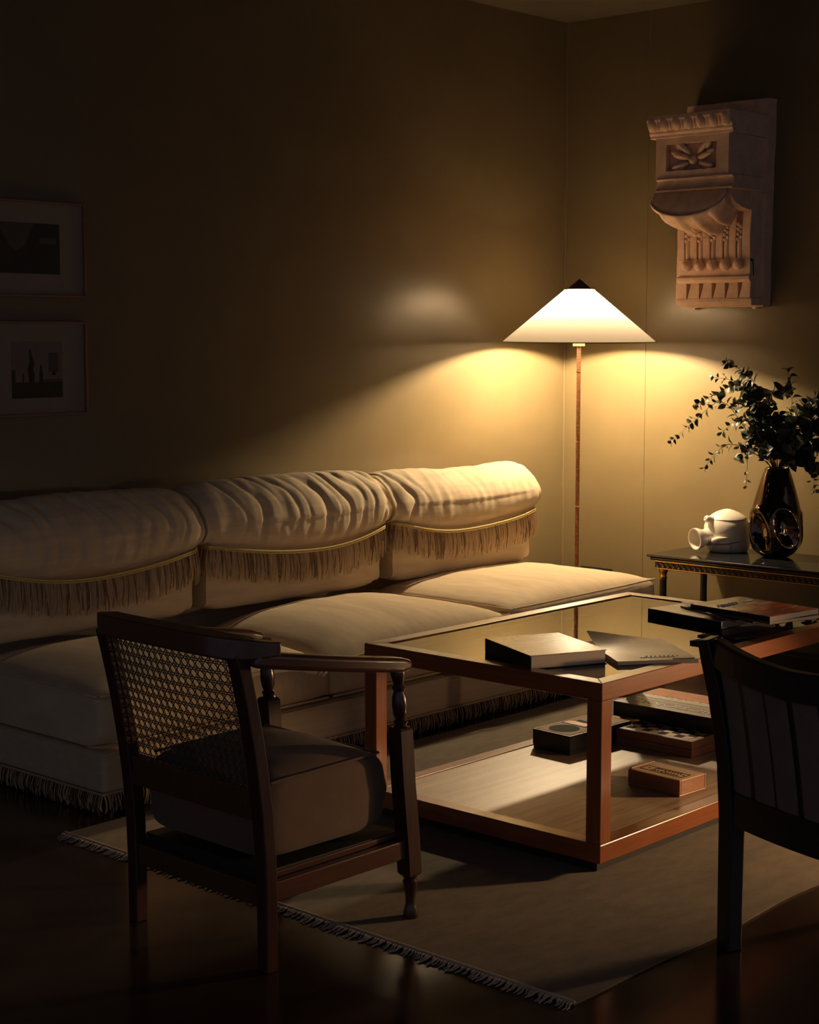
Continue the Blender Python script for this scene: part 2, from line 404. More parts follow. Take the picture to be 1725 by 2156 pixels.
seat_cushion(2, SEAMS[2], SEAMS[3], .385, .400, .420, 8.7)
def smooth_closed(pts, n):
    """Catmull-Rom resample of a closed polygon"""
    m_ = len(pts); out = []
    for k in range(n):
        t = k/n*m_; i = int(t); f = t-i
        p0, p1, p2, p3 = (Vector((*pts[(i+d)%m_],0)) for d in (-1,0,1,2))
        v = .5*((2*p1)+(-p0+p2)*f+(2*p0-5*p1+4*p2-p3)*f*f+(-p0+3*p1-3*p2+p3)*f**3)
        out.append((v.x, v.y))
    return out
def back_cushion(i, x0, x1, folds, zt, seed):
    labels = ['dim tan back cushion with a fringed cover at the dark end of the sofa', 'tan fringed back cushion with deep gathered folds in the middle of the sofa', 'smooth brightly lit tan fringed back cushion beside the floor lamp']
    root = thing('back_cushion', labels[i], 'cushion', ((x0+x1)/2, 4.45, .41), 0, 'fringed sofa back cushions')
    # lower block
    lo = smooth_closed([(4.375,.405),(4.365,.47),(4.37,.56),(4.40,.62),(4.50,.63),(4.57,.58),(4.575,.47),(4.56,.405),(4.47,.395)], 36)
    def sweep(prof, xa, xb, p, nx, disp, zoff=None):
        cy = sum(q[0] for q in prof)/len(prof); cz = sum(q[1] for q in prof)/len(prof); rings = []
        for a in range(nx+1):
            u = a/nx; e = abs(2*u-1); sc = (max(0,1-e**p))**(1/2.4)
            sc = max(sc, .80) if p > 9 else (max(sc, .3) if a in (0,nx) else sc)
            x = lerp(xa,xb,u); ring = []
            for k,(y,z) in enumerate(prof):
                yy = cy+(y-cy)*(.42+.58*sc); zz = cz+(z-cz)*(.30+.70*sc)
                d = disp(u, k/len(prof), y, z)
                n = Vector((y-cy, z-cz)); n = n.normalized() if n.length else n
                ring.append((x, yy+n.x*d, zz+n.y*d+(zoff(u,z) if zoff else 0)))
            rings.append(ring)
        return rings
    MB().loft(sweep(lo, x0+.03, x1-.025, 18, 40, lambda u,k,y,z: .004*noise.noise((u*8,k*6,seed)))).build('lower_body', M['sofa'], root, smooth=True, angle=75)
    # the upper roll with its draped cover
    def trimz(u): return .584 + .045*abs(2*min(1,max(0,u))-1)**2.2 + .004*math.sin(u*7+seed)
    def topz(u):
        q = min(.9999,max(0,u))*(len(zt)-1); k = int(q); return lerp(zt[k],zt[k+1],q-k)-.845
    up = smooth_closed([(4.350,.600),(4.325,.625),(4.314,.655),(4.316,.695),(4.331,.740),(4.358,.785),(4.398,.818),(4.448,.843),(4.53,.838),(4.595,.80),(4.618,.72),(4.60,.62),(4.50,.585),(4.41,.585)], 72)
    def disp(u, k, y, z):
        if z < .61: return 0
        # gathers run down the front face, leaning
        ph = u*(x1-x0) + (z-.6)*.42 - .10*math.sin((z-.6)*9)
        ph += .030*noise.noise((u*7,z*9,seed)) + .012*noise.noise((u*20,z*16,seed+1))
        f = .62*sum(math.exp(-((ph-c)/(w*.85))**2)*s*(.55+.9*noise.noise((c*40,z*7,seed+3))+.3) for c,w,s in folds)
        env = sstep(.60,.66,z)*(1-sstep(.84,.90,z))
        side = 1.0 if y < 4.46 else .4
        d = -f*env*side + .006*noise.noise((u*5,k*5,seed+2)) + .0035*noise.noise((u*26,k*4,seed+6))*env
        d += .010*(1-abs(2*u-1)**2)*(1 if z > .7 else .5) - .004
        return d
    MB().loft(sweep(up, x0, x1, 22, 160, disp, lambda u,z: (trimz(u)-.600)*(1-sstep(.60,.76,z)) + topz(u)*sstep(.68,.82,z))).build('roll', M['sofa'], root, smooth=True, angle=75)
    # braid and fringe round the front and both ends
    path = []; outs = []
    for k in range(7): 
        t = k/6; path.append((x0+.012+.016*(1-math.sin(t*math.pi/2)) , 4.45-.11*t, trimz(0)+.004))
    for k in range(31):
        u = k/30; path.append((lerp(x0+.045,x1-.045,u), 4.328-.020*(1-abs(2*u-1)**4), trimz(u)))
    for k in range(7):
        t = k/6; path.append((x1-.028+.016*math.sin(t*math.pi/2), 4.345+.11*t, trimz(1)+.004))
    c = Vector(((x0+x1)/2, 4.6, 0)); outs = [((Vector(path[k])+Vector(path[k+1]))/2-c) for k in range(len(path)-1)]
    b = MB(); b.tube(path, .0034, 7); b.tube([(p[0],p[1]-.001,p[2]-.0065) for p in path], .0026, 6)
    b.build('braid', M['cord'], root, smooth=True)['label'] = 'gold braid above the fringe'
    b = MB(); strands(b, [(p[0],p[1],p[2]-.008) for p in path], .104, .0044, .0021, .18, out=outs, curl=.013)
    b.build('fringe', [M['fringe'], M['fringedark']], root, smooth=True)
FOLD_A = [(.12,.016,.012),(.20,.012,.010),(.27,.018,.016),(.345,.010,.009),(.42,.016,.018),(.49,.011,.010),(.56,.017,.017),(.63,.011,.010),(.70,.016,.014),(.78,.012,.010),(.86,.015,.012)]
FOLD_B = [(.14,.014,.010),(.23,.018,.016),(.31,.010,.009),(.39,.016,.016),(.45,.009,.009),(.53,.018,.022),(.595,.010,.010),(.66,.015,.018),(.74,.018,.019),(.81,.010,.010),(.88,.014,.014),(.96,.016,.012)]
back_cushion(0, 2.80, 3.705, FOLD_A, [.826,.836,.838,.838,.836], 2.2)
back_cushion(1, 3.715, 4.645, FOLD_B, [.849,.846,.843,.842,.842], 6.4)
back_cushion(2, 4.665, 5.575, [(.07,.016,.016),(.13,.012,.006)], [.836,.820,.807,.812,.832], 9.1)

# ================================================================== floor lamp
LX, LY = 5.775, 4.290
def floor_lamp():
    root = thing('floor_lamp', 'tall lit floor lamp with a wide conical linen shade and rattan wrapped pole', 'floor lamp', (LX, LY, 0))
    MB().lathe([(.135,0),(.135,.012),(.12,.02),(.03,.03),(.014,.05),(.011,.06)], (LX,LY,0), 40).build('base', M['capwood'], root, smooth=True)
    prof = []; z = .055
    while z < 1.312:
        prof += [(.0078,z),(.0094,z+.0018),(.0094,z+.0040),(.0078,z+.0058)]; z += .006
    MB().lathe(prof, (LX,LY,0), 14).build('pole', M['rattan'], root, smooth=True, angle=180)
    for zz in (.30, .62, .90, 1.20): MB().lathe([(.0100,zz),(.0108,zz+.003),(.0100,zz+.006)], (LX,LY,0), 14).build('pole_ring', M['brass'], root, smooth=True)
    MB().lathe([(.026,1.312),(.026,1.330),(.012,1.336),(.016,1.345),(.019,1.40),(.017,1.415)], (LX,LY,0), 24).build('lamp_holder', M['socket'], root, smooth=True)
    # shade: cone open below, a narrow ring left open under the cap
    RIM, ZR, RT_, ZT = .328, 1.331, .0655, 1.550
    n = 96; vs = []; fs = []
    prof = [(RIM,ZR),(lerp(RIM,RT_,.25),lerp(ZR,ZT,.25)),(lerp(RIM,RT_,.5),lerp(ZR,ZT,.5)),(lerp(RIM,RT_,.75),lerp(ZR,ZT,.75)),(RT_,ZT)]
    MB().loft([[(LX+r*math.cos(2*math.pi*i/n), LY+r*math.sin(2*math.pi*i/n), z+.004*math.cos(2*math.pi*i/n-R(47))*(r/RIM)) for i in range(n)] for r,z in prof], True, False).build('shade', M['shade'], root, smooth=True, angle=180)
    MB().tube([(LX+RIM*math.cos(2*math.pi*i/n), LY+RIM*math.sin(2*math.pi*i/n), ZR+.004*math.cos(2*math.pi*i/n-R(47))) for i in range(n+1)], .0022, 6, caps=False).build('shade_rim', M['capwood'], root, smooth=True)
    b = MB()
    for a in range(3):
        t = R(120*a+20); b.tube([(LX,LY,1.555),(LX+.064*math.cos(t),LY+.064*math.sin(t),1.551)], .0015, 5)
    b.tube([(LX,LY,1.50),(LX,LY,1.56)], .003, 6)
    b.build('shade_support', M['brass'], root, smooth=True)
    MB().lathe([(.0665,1.5525),(.0665,1.5555),(.050,1.5570),(.002,1.597)], (LX,LY,0), 32).build('cap', M['capwood'], root, smooth=True)['label'] = 'small dark conical cap'
    MB().ball((LX,LY,1.452), (.034,.034,.040), 20, 14).build('bulb', M['bulb'], root, smooth=True, angle=180)
floor_lamp()

# ================================================================== coffee table
TX0, TX1, TY0, TY1, TZ = 3.307, 4.585, 2.375, 3.192, .498
LEG = .046; SZ = .086; RAIL = .046
def coffee_table():
    root = thing('coffee_table', 'low rectangular cherry wood coffee table with an inset glass top and lower shelf', 'coffee table', (TX0, TY0, .007))
    def rails(z0, z1, nm):
        for nm_, poly, mt in (('front', [(TX0,TY0),(TX1,TY0),(TX1-LEG,TY0+LEG),(TX0+LEG,TY0+LEG)], 'tablewood'), ('rear', [(TX0,TY1),(TX1,TY1),(TX1-LEG,TY1-LEG),(TX0+LEG,TY1-LEG)], 'tablewood'),
                         ('side', [(TX0,TY0),(TX0+LEG,TY0+LEG),(TX0+LEG,TY1-LEG),(TX0,TY1)], 'tablewoody'), ('end', [(TX1,TY0),(TX1-LEG,TY0+LEG),(TX1-LEG,TY1-LEG),(TX1,TY1)], 'tablewoody')):
            MB().prism(poly, z0, z1).build(nm, M[mt], root, bevel=.0022)
    rails(TZ-RAIL, TZ, 'top_rail'); rails(.038, SZ, 'shelf_rail')
    for x in (TX0, TX1-LEG):
        for y in (TY0, TY1-LEG):
            MB().box((x+.0005,y+.0005,SZ), (x+LEG-.0005,y+LEG-.0005,TZ-RAIL)).build('leg', M['tablewoodz'], root, bevel=.0022)
    MB().box((TX0+LEG-.006,TY0+LEG-.006,TZ-.011), (TX1-LEG+.006,TY1-LEG+.006,TZ-.0035)).build('glass_top', M['glass'], root)
    MB().box((TX0+LEG-.004,TY0+LEG-.004,.060), (TX1-LEG+.004,TY1-LEG+.004,SZ-.003)).build('shelf', M['shelf'], root)
    MB().box((TX0+.03,TY0+.03,.0075), (TX1-.03,TY1-.03,.040)).build('plinth', M['plinth'], root)
coffee_table()
GT = TZ-.0035+.0005   # top of the glass

# ------------------------------------------------------------------ books and magazines
class Flat:
    """a flat rectangular item lying at p0 (its near-left corner) turned by ang"""
    def __init__(s, p0, ang, z): s.p = Vector((*p0, z)); a = R(ang); s.e1 = Vector((math.cos(a), math.sin(a), 0)); s.e2 = Vector((-math.sin(a), math.cos(a), 0)); s.ang = a
    def P(s, u, v, w): return s.p + s.e1*u + s.e2*v + Vector((0,0,w))
    def box(s, b, u0, u1, v0, v1, w0, w1, mi=0):
        pts = [s.P(*q) for q in ((u0,v0,w0),(u1,v0,w0),(u1,v1,w0),(u0,v1,w0),(u0,v0,w1),(u1,v0,w1),(u1,v1,w1),(u0,v1,w1))]
        return b.add(pts, [(0,3,2,1),(4,5,6,7),(0,1,5,4),(1,2,6,5),(2,3,7,6),(3,0,4,7)], mi)
def book(name, label, p0, ang, z, W, L, T, cover, spine, covmats=None, group=None, cat='book', paper=False, curl=0.0):
    """spine along the v axis at u=0; pages show on the other three sides"""
    f = Flat(p0, ang, z); root = thing(name, label, cat, tuple(f.p), f.ang, group)
    ct = .0022 if not paper else .0008; ov = .003 if not paper else 0
    b = MB(); f.box(b, ct, W-ov, ov, L-ov, ct, T-ct); b.build('pages', M['pages'], root)
    b = MB(); f.box(b, 0, W, 0, L, 0, ct); f.box(b, 0, ct+.0006, 0, L, ct, T-ct)
    b.build('spine_cover', M[spine], root)
    # upper cover as a grid so it can lift at a far corner
    nu, nv = 12, 14; top = []; bot = []
    for j in range(nv+1):
        for i in range(nu+1):
            u = W*i/nu; v = L*j/nv
            lift = curl*(max(0,(v/L-.45)/.55)**2)*max(0,1-1.1*i/nu) + .0012*noise.noise((u*14,v*14,z*50))*(1 if paper else .3)
            lift = max(lift, 0)
            bot.append(f.P(u,v,T-ct+lift)); top.append(f.P(u,v,T+lift))
    b = MB(); n = len(top); fs = []; mi = []
    for j in range(nv):
        for i in range(nu):
            a = j*(nu+1)+i; fs.append((a,a+1,a+nu+2,a+nu+1)); fs.append((n+a,n+a+nu+1,n+a+nu+2,n+a+1))
            k = covmats((i+.5)/nu,(j+.5)/nv) if covmats else 0; mi += [k,0]
    edge = [i for i in range(nu+1)]+[j*(nu+1)+nu for j in range(1,nv+1)]+[nv*(nu+1)+i for i in range(nu-1,-1,-1)]+[j*(nu+1) for j in range(nv-1,0,-1)]
    for k in range(len(edge)):
        a, c = edge[k], edge[(k+1)%len(edge)]; fs.append((a,c,c+n,a+n)[::-1]); mi.append(0)
    b.add(top+bot, fs); b.mi = mi
    b.build('cover', [M[c] for c in cover], root, smooth=True, angle=30)
    return root, f
def cover_noise_mat(name, stops, scale, stretch=(1,1,1), rough=.22, dist=1.5):
    mt, nt, bs = new_mat(name); bs.inputs['Roughness'].default_value = rough
    N = nt.nodes; L = nt.links; tc = N.new('ShaderNodeTexCoord'); mp = N.new('ShaderNodeMapping'); mp.inputs['Scale'].default_value = stretch
    L.new(tc.outputs['Object'], mp.inputs[0]); nz = N.new('ShaderNodeTexNoise'); nz.inputs['Scale'].default_value = scale; nz.inputs['Detail'].default_value = 3; nz.inputs['Distortion'].default_value = dist
    L.new(mp.outputs[0], nz.inputs['Vector']); cr = N.new('ShaderNodeValToRGB')
    els = cr.color_ramp.elements
    els[0].position = stops[0][0]; els[0].color = (*stops[0][1],1); els[1].position = stops[-1][0]; els[1].color = (*stops[-1][1],1)
    for p, c in stops[1:-1]:
        e = els.new(p); e.color = (*c,1)
    L.new(nz.outputs['Fac'], cr.inputs[0]); L.new(cr.outputs[0], bs.inputs['Base Color']); return mt
M['sandcover'] = cover_noise_mat('sand_photo_cover', [(.3,(0.175,0.105,0.044)),(.48,(0.438,0.298,0.149)),(.6,(0.490,0.359,0.201)),(.75,(0.542,0.507,0.455))], 4, (1,2.5,1))
M['cloudcover'] = cover_noise_mat('cloud_photo_cover', [(.35,(0.455,0.333,0.193)),(.5,(0.578,0.525,0.455)),(.62,(0.700,0.682,0.665)),(.75,(0.394,0.315,0.228))], 9, (1,2,1))
M['rosecover'] = cover_noise_mat('rose_brown_cover', [(.3,(0.061,0.038,0.032)),(.5,(0.263,0.166,0.114)),(.7,(0.385,0.245,0.175))], 5, (1,1,1), .3)
M['redcover'] = cover_noise_mat('red_figure_cover', [(.3,(0.263,0.026,0.023)),(.5,(0.525,0.079,0.044)),(.62,(0.578,0.175,0.061)),(.8,(0.306,0.044,0.044))], 8, (1,4,1), .2)

def tabletop_items():
    root, f = book('book', 'thick book with a sandy photo cover and black spine on the glass top', (3.335,2.622), -25, GT, .225, .275, .037,
         ['sandcover','cloudcover'], 'black', lambda u,v: 1 if (v > .62 and u > .25) else 0)
    root, f = book('magazine', 'rose brown magazine with a lifted cover lying beside the thick sandy book', (3.532,2.488), -38, GT, .222, .300, .011,
         ['rosecover'], 'grey', None, None, 'magazine', True, .030)
    b = MB()
    for k in range(16):
        u = .075+.006*k; s = .0025+.0025*random.random(); f.box(b, u, u+.003, .035, .035+s, .0112, .0128)
        if k % 2 == 0: f.box(b, u+.02, u+.0235, .052, .052+s, .0112, .0128)
    f.box(b, .155,.215,.010,.0145,.0112,.0128)
    b.build('lettering', M['beige'], root)
    z = GT
    G = 'books and magazines stacked on the glass top'
    root, f = book('book', 'black sided book with a pale blue grey cover at the bottom of the magazine stack', (4.193,2.583), -11, z, .235, .305, .022, ['bluegrey'], 'blackgloss', None, G)
    z += .0225
    root, f = book('magazine', 'thin brown edged magazine with a pale shiny cover directly on the blue grey book', (4.205,2.545), -25, z, .215, .300, .005, ['bluegrey'], 'brownedge', None, G, 'magazine', True, .012)
    z += .0065
    root, f = book('magazine', 'black magazine with white capital letters under the red covers', (4.185,2.475), -29, z, .215, .310, .006, ['blackgloss'], 'black', None, G, 'magazine', True, .004)
    text_part('lettering', 'BER', .05, M['white'], root, (.03, .245, .0075), (0,0,0), .0006)
    z += .0075
    root, f = book('magazine', 'slim magazine with cream page edges second from the top of the stack', (4.168,2.408), -14, z, .215, .295, .009, ['redcover'], 'brownedge', None, G, 'magazine', True)
    z += .0105
    def cm(u, v): 
        return 1 if (v > .48 + .35*u*(1-u) and not (v < .62 and u > .55)) else 0
    root, f = book('magazine', 'red and black magazine with white script topmost on the stack', (4.150,2.398), -8, z, .225, .295, .016, ['redcover','blackgloss'], 'black', cm, G, 'magazine', True)
    b = MB(); pts = []
    for k in range(60):
        t = k/59; pts.append(f.P(.025+.10*t, .205+.014*math.sin(t*34)*(1-.4*t)+.012*t, .0182))
    b.tube(pts, .0011, 5)
    b.build('lettering', M['white'], root)
    b = MB(); f.box(b, .150,.195,.215,.221,.0175,.0186); b.build('barcode_strip', M['white'], root)
tabletop_items()

# ------------------------------------------------------------------ boxes and book on the shelf
SH = SZ-.003+.0005
def shelf_items():
    # domino box
    f = Flat((3.822,2.478), -4, SH); W, L, T = .122, .182, .046
    root = thing('domino_box', 'small wooden domino box with a pale sliding lid near the front of the shelf', 'box', tuple(f.p), f.ang)
    b = MB(); f.box(b, 0,W,0,L,0,.005); f.box(b,0,.007,0,L,.005,T); f.box(b,W-.007,W,0,L,.005,T); f.box(b,.007,W-.007,0,.007,.005,T); f.box(b,.007,W-.007,L-.007,L,.005,T+.004)
    b.build('body', M['boxside'], root, bevel=.0015)
    b = MB(); f.box(b, .006,W-.006,.004,L-.008,T-.006,T+.0005); b.build('lid', M['boxwood'], root, bevel=.001)['label'] = 'pale sliding lid'
    b = MB(); z0, z1 = T+.0005, T+.0013
    # outline of two tiles lying along the lid, with pips
    u0, u1, v0, v1 = .030,.072,.016,.164; w = .0016
    f.box(b,u0,u1,v0,v0+w,z0,z1); f.box(b,u0,u1,v1-w,v1,z0,z1); f.box(b,u0,u0+w,v0,v1,z0,z1); f.box(b,u1-w,u1,v0,v1,z0,z1)
    f.box(b,u0,u1,.089,.0906,z0,z1); f.box(b,u0,u1,.126,.1276,z0,z1)
    def pip(u, v):
        c = f.P(u,v,z0); b.prism([(c.x+.0036*math.cos(2*math.pi*k/10), c.y+.0036*math.sin(2*math.pi*k/10)) for k in range(10)], c.z, c.z+.0008)
    for v in (.097,.108,.119):
        for u in (.042,.061): pip(u,v)
    for v in (.042,.052,.062,.072,.081):
        for u in (.042,.061): pip(u,v)
    pip(.052,.145); pip(.052,.026)
    b.build('domino_inlay', M['ink'], root)
    # chess box
    f = Flat((4.212,2.690), 0, SH); W, L, T = .292, .282, .050
    root = thing('chess_box', 'flat wooden chess box with a checkered top beneath the dictionary', 'box', tuple(f.p), f.ang)
    b = MB(); f.box(b,0,W,0,L,0,.0245); f.box(b,0,W,0,L,.0255,T); b.build('body', M['boxside'], root, bevel=.0012)
    b = MB(); f.box(b,.002,W-.002,.002,L-.002,.0244,.0256); b.build('hinge_gap', M['ink'], root)
    b = MB(); m_ = .022; s = (W-2*m_)/8; s2 = (L-2*m_)/8
    f.box(b,.004,W-.004,.004,m_-.002,T,T+.0006); f.box(b,.004,W-.004,L-m_+.002,L-.004,T,T+.0006); f.box(b,.004,m_-.002,m_,L-m_,T,T+.0006); f.box(b,W-m_+.002,W-.004,m_,L-m_,T,T+.0006)
    for i in range(8):
        for j in range(8): f.box(b, m_+i*s, m_+(i+1)*s, m_+j*s2, m_+(j+1)*s2, T, T+.0008, 1 if (i+j)%2 else 2)
    b.build('checkerboard', [M['boxside'],M['ink'],M['boxwood']], root)
    # game box
    f = Flat((3.985,2.978), -3, SH); W, L, T = .300, .150, .060
    root = thing('game_box', 'dark sided game box with a green disc printed on its cream lid', 'box', tuple(f.p), f.ang)
    b = MB(); f.box(b,.002,W-.002,.002,L-.002,0,T-.02); b.build('body', M['black'], root)
    b = MB(); f.box(b,0,W,0,L,.012,T); b.build('lid', M['black'], root, bevel=.001)
    b = MB(); z0 = T
    f.box(b,.004,W-.004,.004,L-.004,z0,z0+.0006,0)
    for (a0,a1,c0,c1) in ((.009,W-.009,.009,.0105),(.009,W-.009,L-.0105,L-.009),(.009,.0105,.009,L-.009),(W-.0105,W-.009,.009,L-.009)): f.box(b,a0,a1,c0,c1,z0+.0004,z0+.0010,2)
    c = f.P(.068,.080,z0+.0004); b.prism([(c.x+.048*math.cos(2*math.pi*k/32), c.y+.048*math.sin(2*math.pi*k/32)) for k in range(32)], c.z, c.z+.0008, 1)
    f.box(b,.13,.165,.05,L-.012,z0+.0004,z0+.0010,3); f.box(b,.122,.128,.02,L-.012,z0+.0004,z0+.0010,1); f.box(b,.172,.19,.03,.12,z0+.0004,z0+.001,1)
    c = f.P(.235,.060,z0+.0004); b.prism([(c.x+.030*math.cos(2*math.pi*k/24), c.y+.030*math.sin(2*math.pi*k/24)) for k in range(24)], c.z, c.z+.0008, 3)
    b.build('printed_top', [M['pinkcream'],M['green'],M['ink'],M['red']], root)
    # dictionary
    z = SH+.0515
    def cm(u, v): return 0 if u < .36 else (1 if u < .40 else (2 if u < .58 else 3))
    root, f = book('book', 'large dictionary with a grey and orange cover lying on the chess box', (4.340,2.685), 0, z, .265, .385, .048, ['grey','beige','grey','orange'], 'black', None)
    b = MB()
    f.box(b,.088,.092,.004,.381,.0481,.0488,0); f.box(b,.120,.150,.004,.381,.0481,.0488,0)
    pts = [(.150,.004)]; v = .004
    while v < .381: pts.append((.150+.012*random.random(), v)); v += .009
    pts += [(.150,.381)]
    n = len(pts); P = [f.P(u,v_,.0483) for u,v_ in pts]; Q = [f.P(u,v_,.0490) for u,v_ in pts]
    b.add(P+Q, [tuple(range(n)), tuple(range(2*n-1,n-1,-1))]+[(i,(i+1)%n,n+(i+1)%n,n+i) for i in range(n)], 1)
    f.box(b,.163,.262,.004,.381,.0481,.0486,2)
    b.build('cover_print', [M['beige'],M['white'],M['orange']], root)
    text_part('lettering', 'DICTIONARY', .062, M['beige'], root, (.078,.022,.0486), (0,0,R(90)), .0004, 0, 1.0)
shelf_items()

# ================================================================== cane armchair
def armchair():
    CX_, CY_, RZ = 2.565, 2.764, R(-1.5)
    root = thing('armchair', 'low mahogany armchair with a woven cane back seen from behind', 'armchair', (CX_,CY_,0), RZ)
    T = ROOTM[root.name]
    def W(x, y, z): return T @ Vector((x,y,z))
    D, Wd = .225, .228
    def rp(z, s):   # rear post centre line
        x = -D - (.0 if z < .15 else .078*((z-.15)/.55)**1.9); y = s*Wd
        return (x, y, z)
    for s in (1,-1):
        path = [W(*rp(z,s)) for z in (0,.15,.25,.35,.45,.53,.60,.66,.70)]
        MB().bar(path, [.032,.034,.035,.036,.036,.036,.036,.036,.036], [.032]*9, up=W(1,0,0)-W(0,0,0)).build('rear_leg', M['chairwood'], root, bevel=.003)
    for s in (1,-1):
        shx = -.075
        b = MB(); c = W(.217, s*Wd, 0)
        foot = [(.014,.0),(.0175,.006),(.0185,.018),(.0135,.034),(.0115,.045),(.013,.065),(.0165,.085),(.018,.094),(.014,.100),(.018,.106),(.019,.112)]
        b.lathe(foot, c, 20, shear=(shx*.4,0))
        sp = [(.019,.462),(.013,.468),(.017,.476),(.012,.482),(.0165,.495),(.0185,.515),(.0165,.535),(.012,.548),(.0165,.556),(.012,.564),(.0155,.575),(.0175,.590),(.014,.606),(.017,.612)]
        b.lathe([(r_,z_) for r_,z_ in sp], c, 20, shear=(shx,0))
        h = .020
        rings = []
        for z_ in (.108,.114,.195,.33,.458,.464):
            hh = h if z_ not in (.108,.464) else h-.004; o = W(.217+shx*max(.4*z_, z_-.0 if z_>.3 else .4*z_+ .6*max(0,z_-.1)), s*Wd, z_)
            rings.append([o+Vector((dx*hh,dy*hh,0)) for dx,dy in ((1,1),(-1,1),(-1,-1),(1,-1))])
        b.loft(rings)
        b.build('front_leg', M['chairwood'], root, smooth=True, angle=30)
    # arms
    for s in (1,-1):
        path = []; ws = []; hs = []
        for k in range(13):
            t = k/12; x = lerp(-.285,.180,t); y = s*(.252+.012*math.sin(math.pi*t)); z = lerp(.690,.612,t**.95)
            path.append(W(x,y,z)); ws.append(.046 if t < .95 else .036); hs.append(.034 if t < .95 else .024)
        MB().bar(path, ws, hs).build('arm', M['chairwoodx'], root, smooth=True, angle=35, bevel=.010, seg=4)
    # crest: a bowed rail sitting over the arms and rear posts
    path = []; ws = []; hs = []
    ctrl = [(-.228,-.264,.707),(-.258,-.260,.709),(-.288,-.238,.711),(-.308,-.185,.713),(-.318,-.10,.715),(-.321,0,.716),(-.318,.10,.715),(-.308,.185,.713),(-.290,.235,.711),(-.262,.252,.709),(-.235,.256,.707)]
    for k in range(len(ctrl)-1):
        for q in range(4):
            p0 = Vector(ctrl[max(0,k-1)]); p1 = Vector(ctrl[k]); p2 = Vector(ctrl[k+1]); p3 = Vector(ctrl[min(len(ctrl)-1,k+2)]); f_ = q/4
            path.append(.5*((2*p1)+(-p0+p2)*f_+(2*p0-5*p1+4*p2-p3)*f_*f_+(-p0+3*p1-3*p2+p3)*f_**3))
    path.append(Vector(ctrl[-1])); n = len(path)
    for k in range(n):
        e = min(k,n-1-k)/(n-1)*2; ws.append(lerp(.044,.058,sstep(.2,.7,e))); hs.append(lerp(.030,.046,sstep(.06,.45,e)))
    MB().bar([W(*p) for p in path], ws, hs).build('crest_rail', M['chairwoodx'], root, smooth=True, angle=35, bevel=.011, seg=4)
    def xr(z): return rp(z,1)[0]
    def back_rail(z0, z1, nm, th=.022):
        zc = (z0+z1)/2; hw = Wd-.010
        MB().bar([W(xr(zc)-.014*(1-(k/5-1)**2)*0, lerp(-hw,hw,k/10), zc) for k in range(11)], th, z1-z0).build(nm, M['chairwoodx'], root, bevel=.003)
    back_rail(.331,.398,'back_rail'); back_rail(.683,.705,'upper_back_rail'); back_rail(.140,.188,'seat_rail')
    for s in (1,-1):
        MB().bar([W(-D+.01,s*Wd,.172), W(.205,s*Wd,.176)], .022, .044).build('seat_rail', M['chairwoodx'], root, bevel=.003)
        MB().bar([W(-D+.01,s*(Wd-.02),.200), W(.195,s*(Wd-.02),.205)], .012, .012).build('seat_ledge', M['chairwoodx'], root, bevel=.002)
    MB().bar([W(.205,-Wd+.015,.176), W(.205,Wd-.015,.176)], .022, .044).build('seat_rail', M['chairwoodx'], root, bevel=.003)
    MB().box((-D+.012,-Wd+.02,.158),(.195,Wd-.02,.212)).build('seat_platform', M['plinth'], root, world=False)
    # cane weave
    b = MB(); p = .0222; a0, a1, z0, z1 = -.222, .222, .396, .686
    def S(a, z): return W(xr(z)-.020*(1-(a/.225)**2)*sstep(.36,.66,z), a, z)
    def line(q0, q1, r_=.0011):
        n_ = max(2,int((Vector(q1)-Vector(q0)).length/.03)); b.tube([S(lerp(q0[0],q1[0],k/n_), lerp(q0[1],q1[1],k/n_)) for k in range(n_+1)], r_, 4, caps=False)
    z = z0+p/2
    while z < z1:
        for d in (-.0023,.0023): line((a0,z+d),(a1,z+d))
        z += p
    a = a0+p/2
    while a < a1:
        for d in (-.0023,.0023): line((a+d,z0),(a+d,z1))
        a += p
    H_ = z1-z0
    k = -int(H_/p)-2
    while True:
        a = a0+p/2+k*p       # passes a at z0+p/2 level
        if a-.01 > a1+H_: break
        for sgn in (1,-1):
            zs = z0   # diagonals cross midway between the crossings of the straight strands
            lo, hi = z0, z1
            base = a if sgn == 1 else a
            t0 = (a0-base)*sgn; t1 = (a1-base)*sgn; lo2 = max(z0, zs+min(t0,t1)); hi2 = min(z1, zs+max(t0,t1))
            if hi2-lo2 > .006: line((base+sgn*(lo2-zs),lo2),(base+sgn*(hi2-zs),hi2), .0012)
        k += 1
    b.build('cane_back', M['cane'], root, smooth=True, angle=180)
    # loose seat cushion
    rz = RZ
    croot = thing('chair_cushion', 'thick brown seat cushion with piped edges on the cane armchair', 'cushion', tuple(W(0,0,.213)), rz)
    rings = []; N = 40; nx = 30; x0, x1, y0, y1, zb = -.200, .138, -.2035, .2035, .224
    def zt(u, v):
        return .405 + .030*(1-abs(2*u-1)**3)*(1-abs(2*v-1)**2.5) + .006*u + .003*noise.noise((u*4,v*4,3))
    for a in range(nx+1):
        u = a/nx; e = abs(2*u-1); ring = []
        for k in range(N):
            th = 2*math.pi*k/N; c, s_ = math.cos(th), math.sin(th)
            ex = .16
            cy = math.copysign(abs(c)**.22, c); cz = math.copysign(abs(s_)**.22, s_)
            v = .5+.5*cy; ztop = zt(u,v); 
            mid = (ztop+zb)/2; hh = (ztop-zb)/2
            z = mid + hh*cz*(1-.10*e**8); y = (y0+y1)/2 + (y1-y0)/2*cy*(1-.06*e**8) * (1+.035*(1-cz*cz))
            bulge = .030*(1-((z-mid)/hh)**2) if hh else 0
            x = lerp(x0,x1,u) + (bulge if u > .5 else -bulge*.3)*(e**3)
            ring.append(W(x,y,z))
        rings.append(ring)
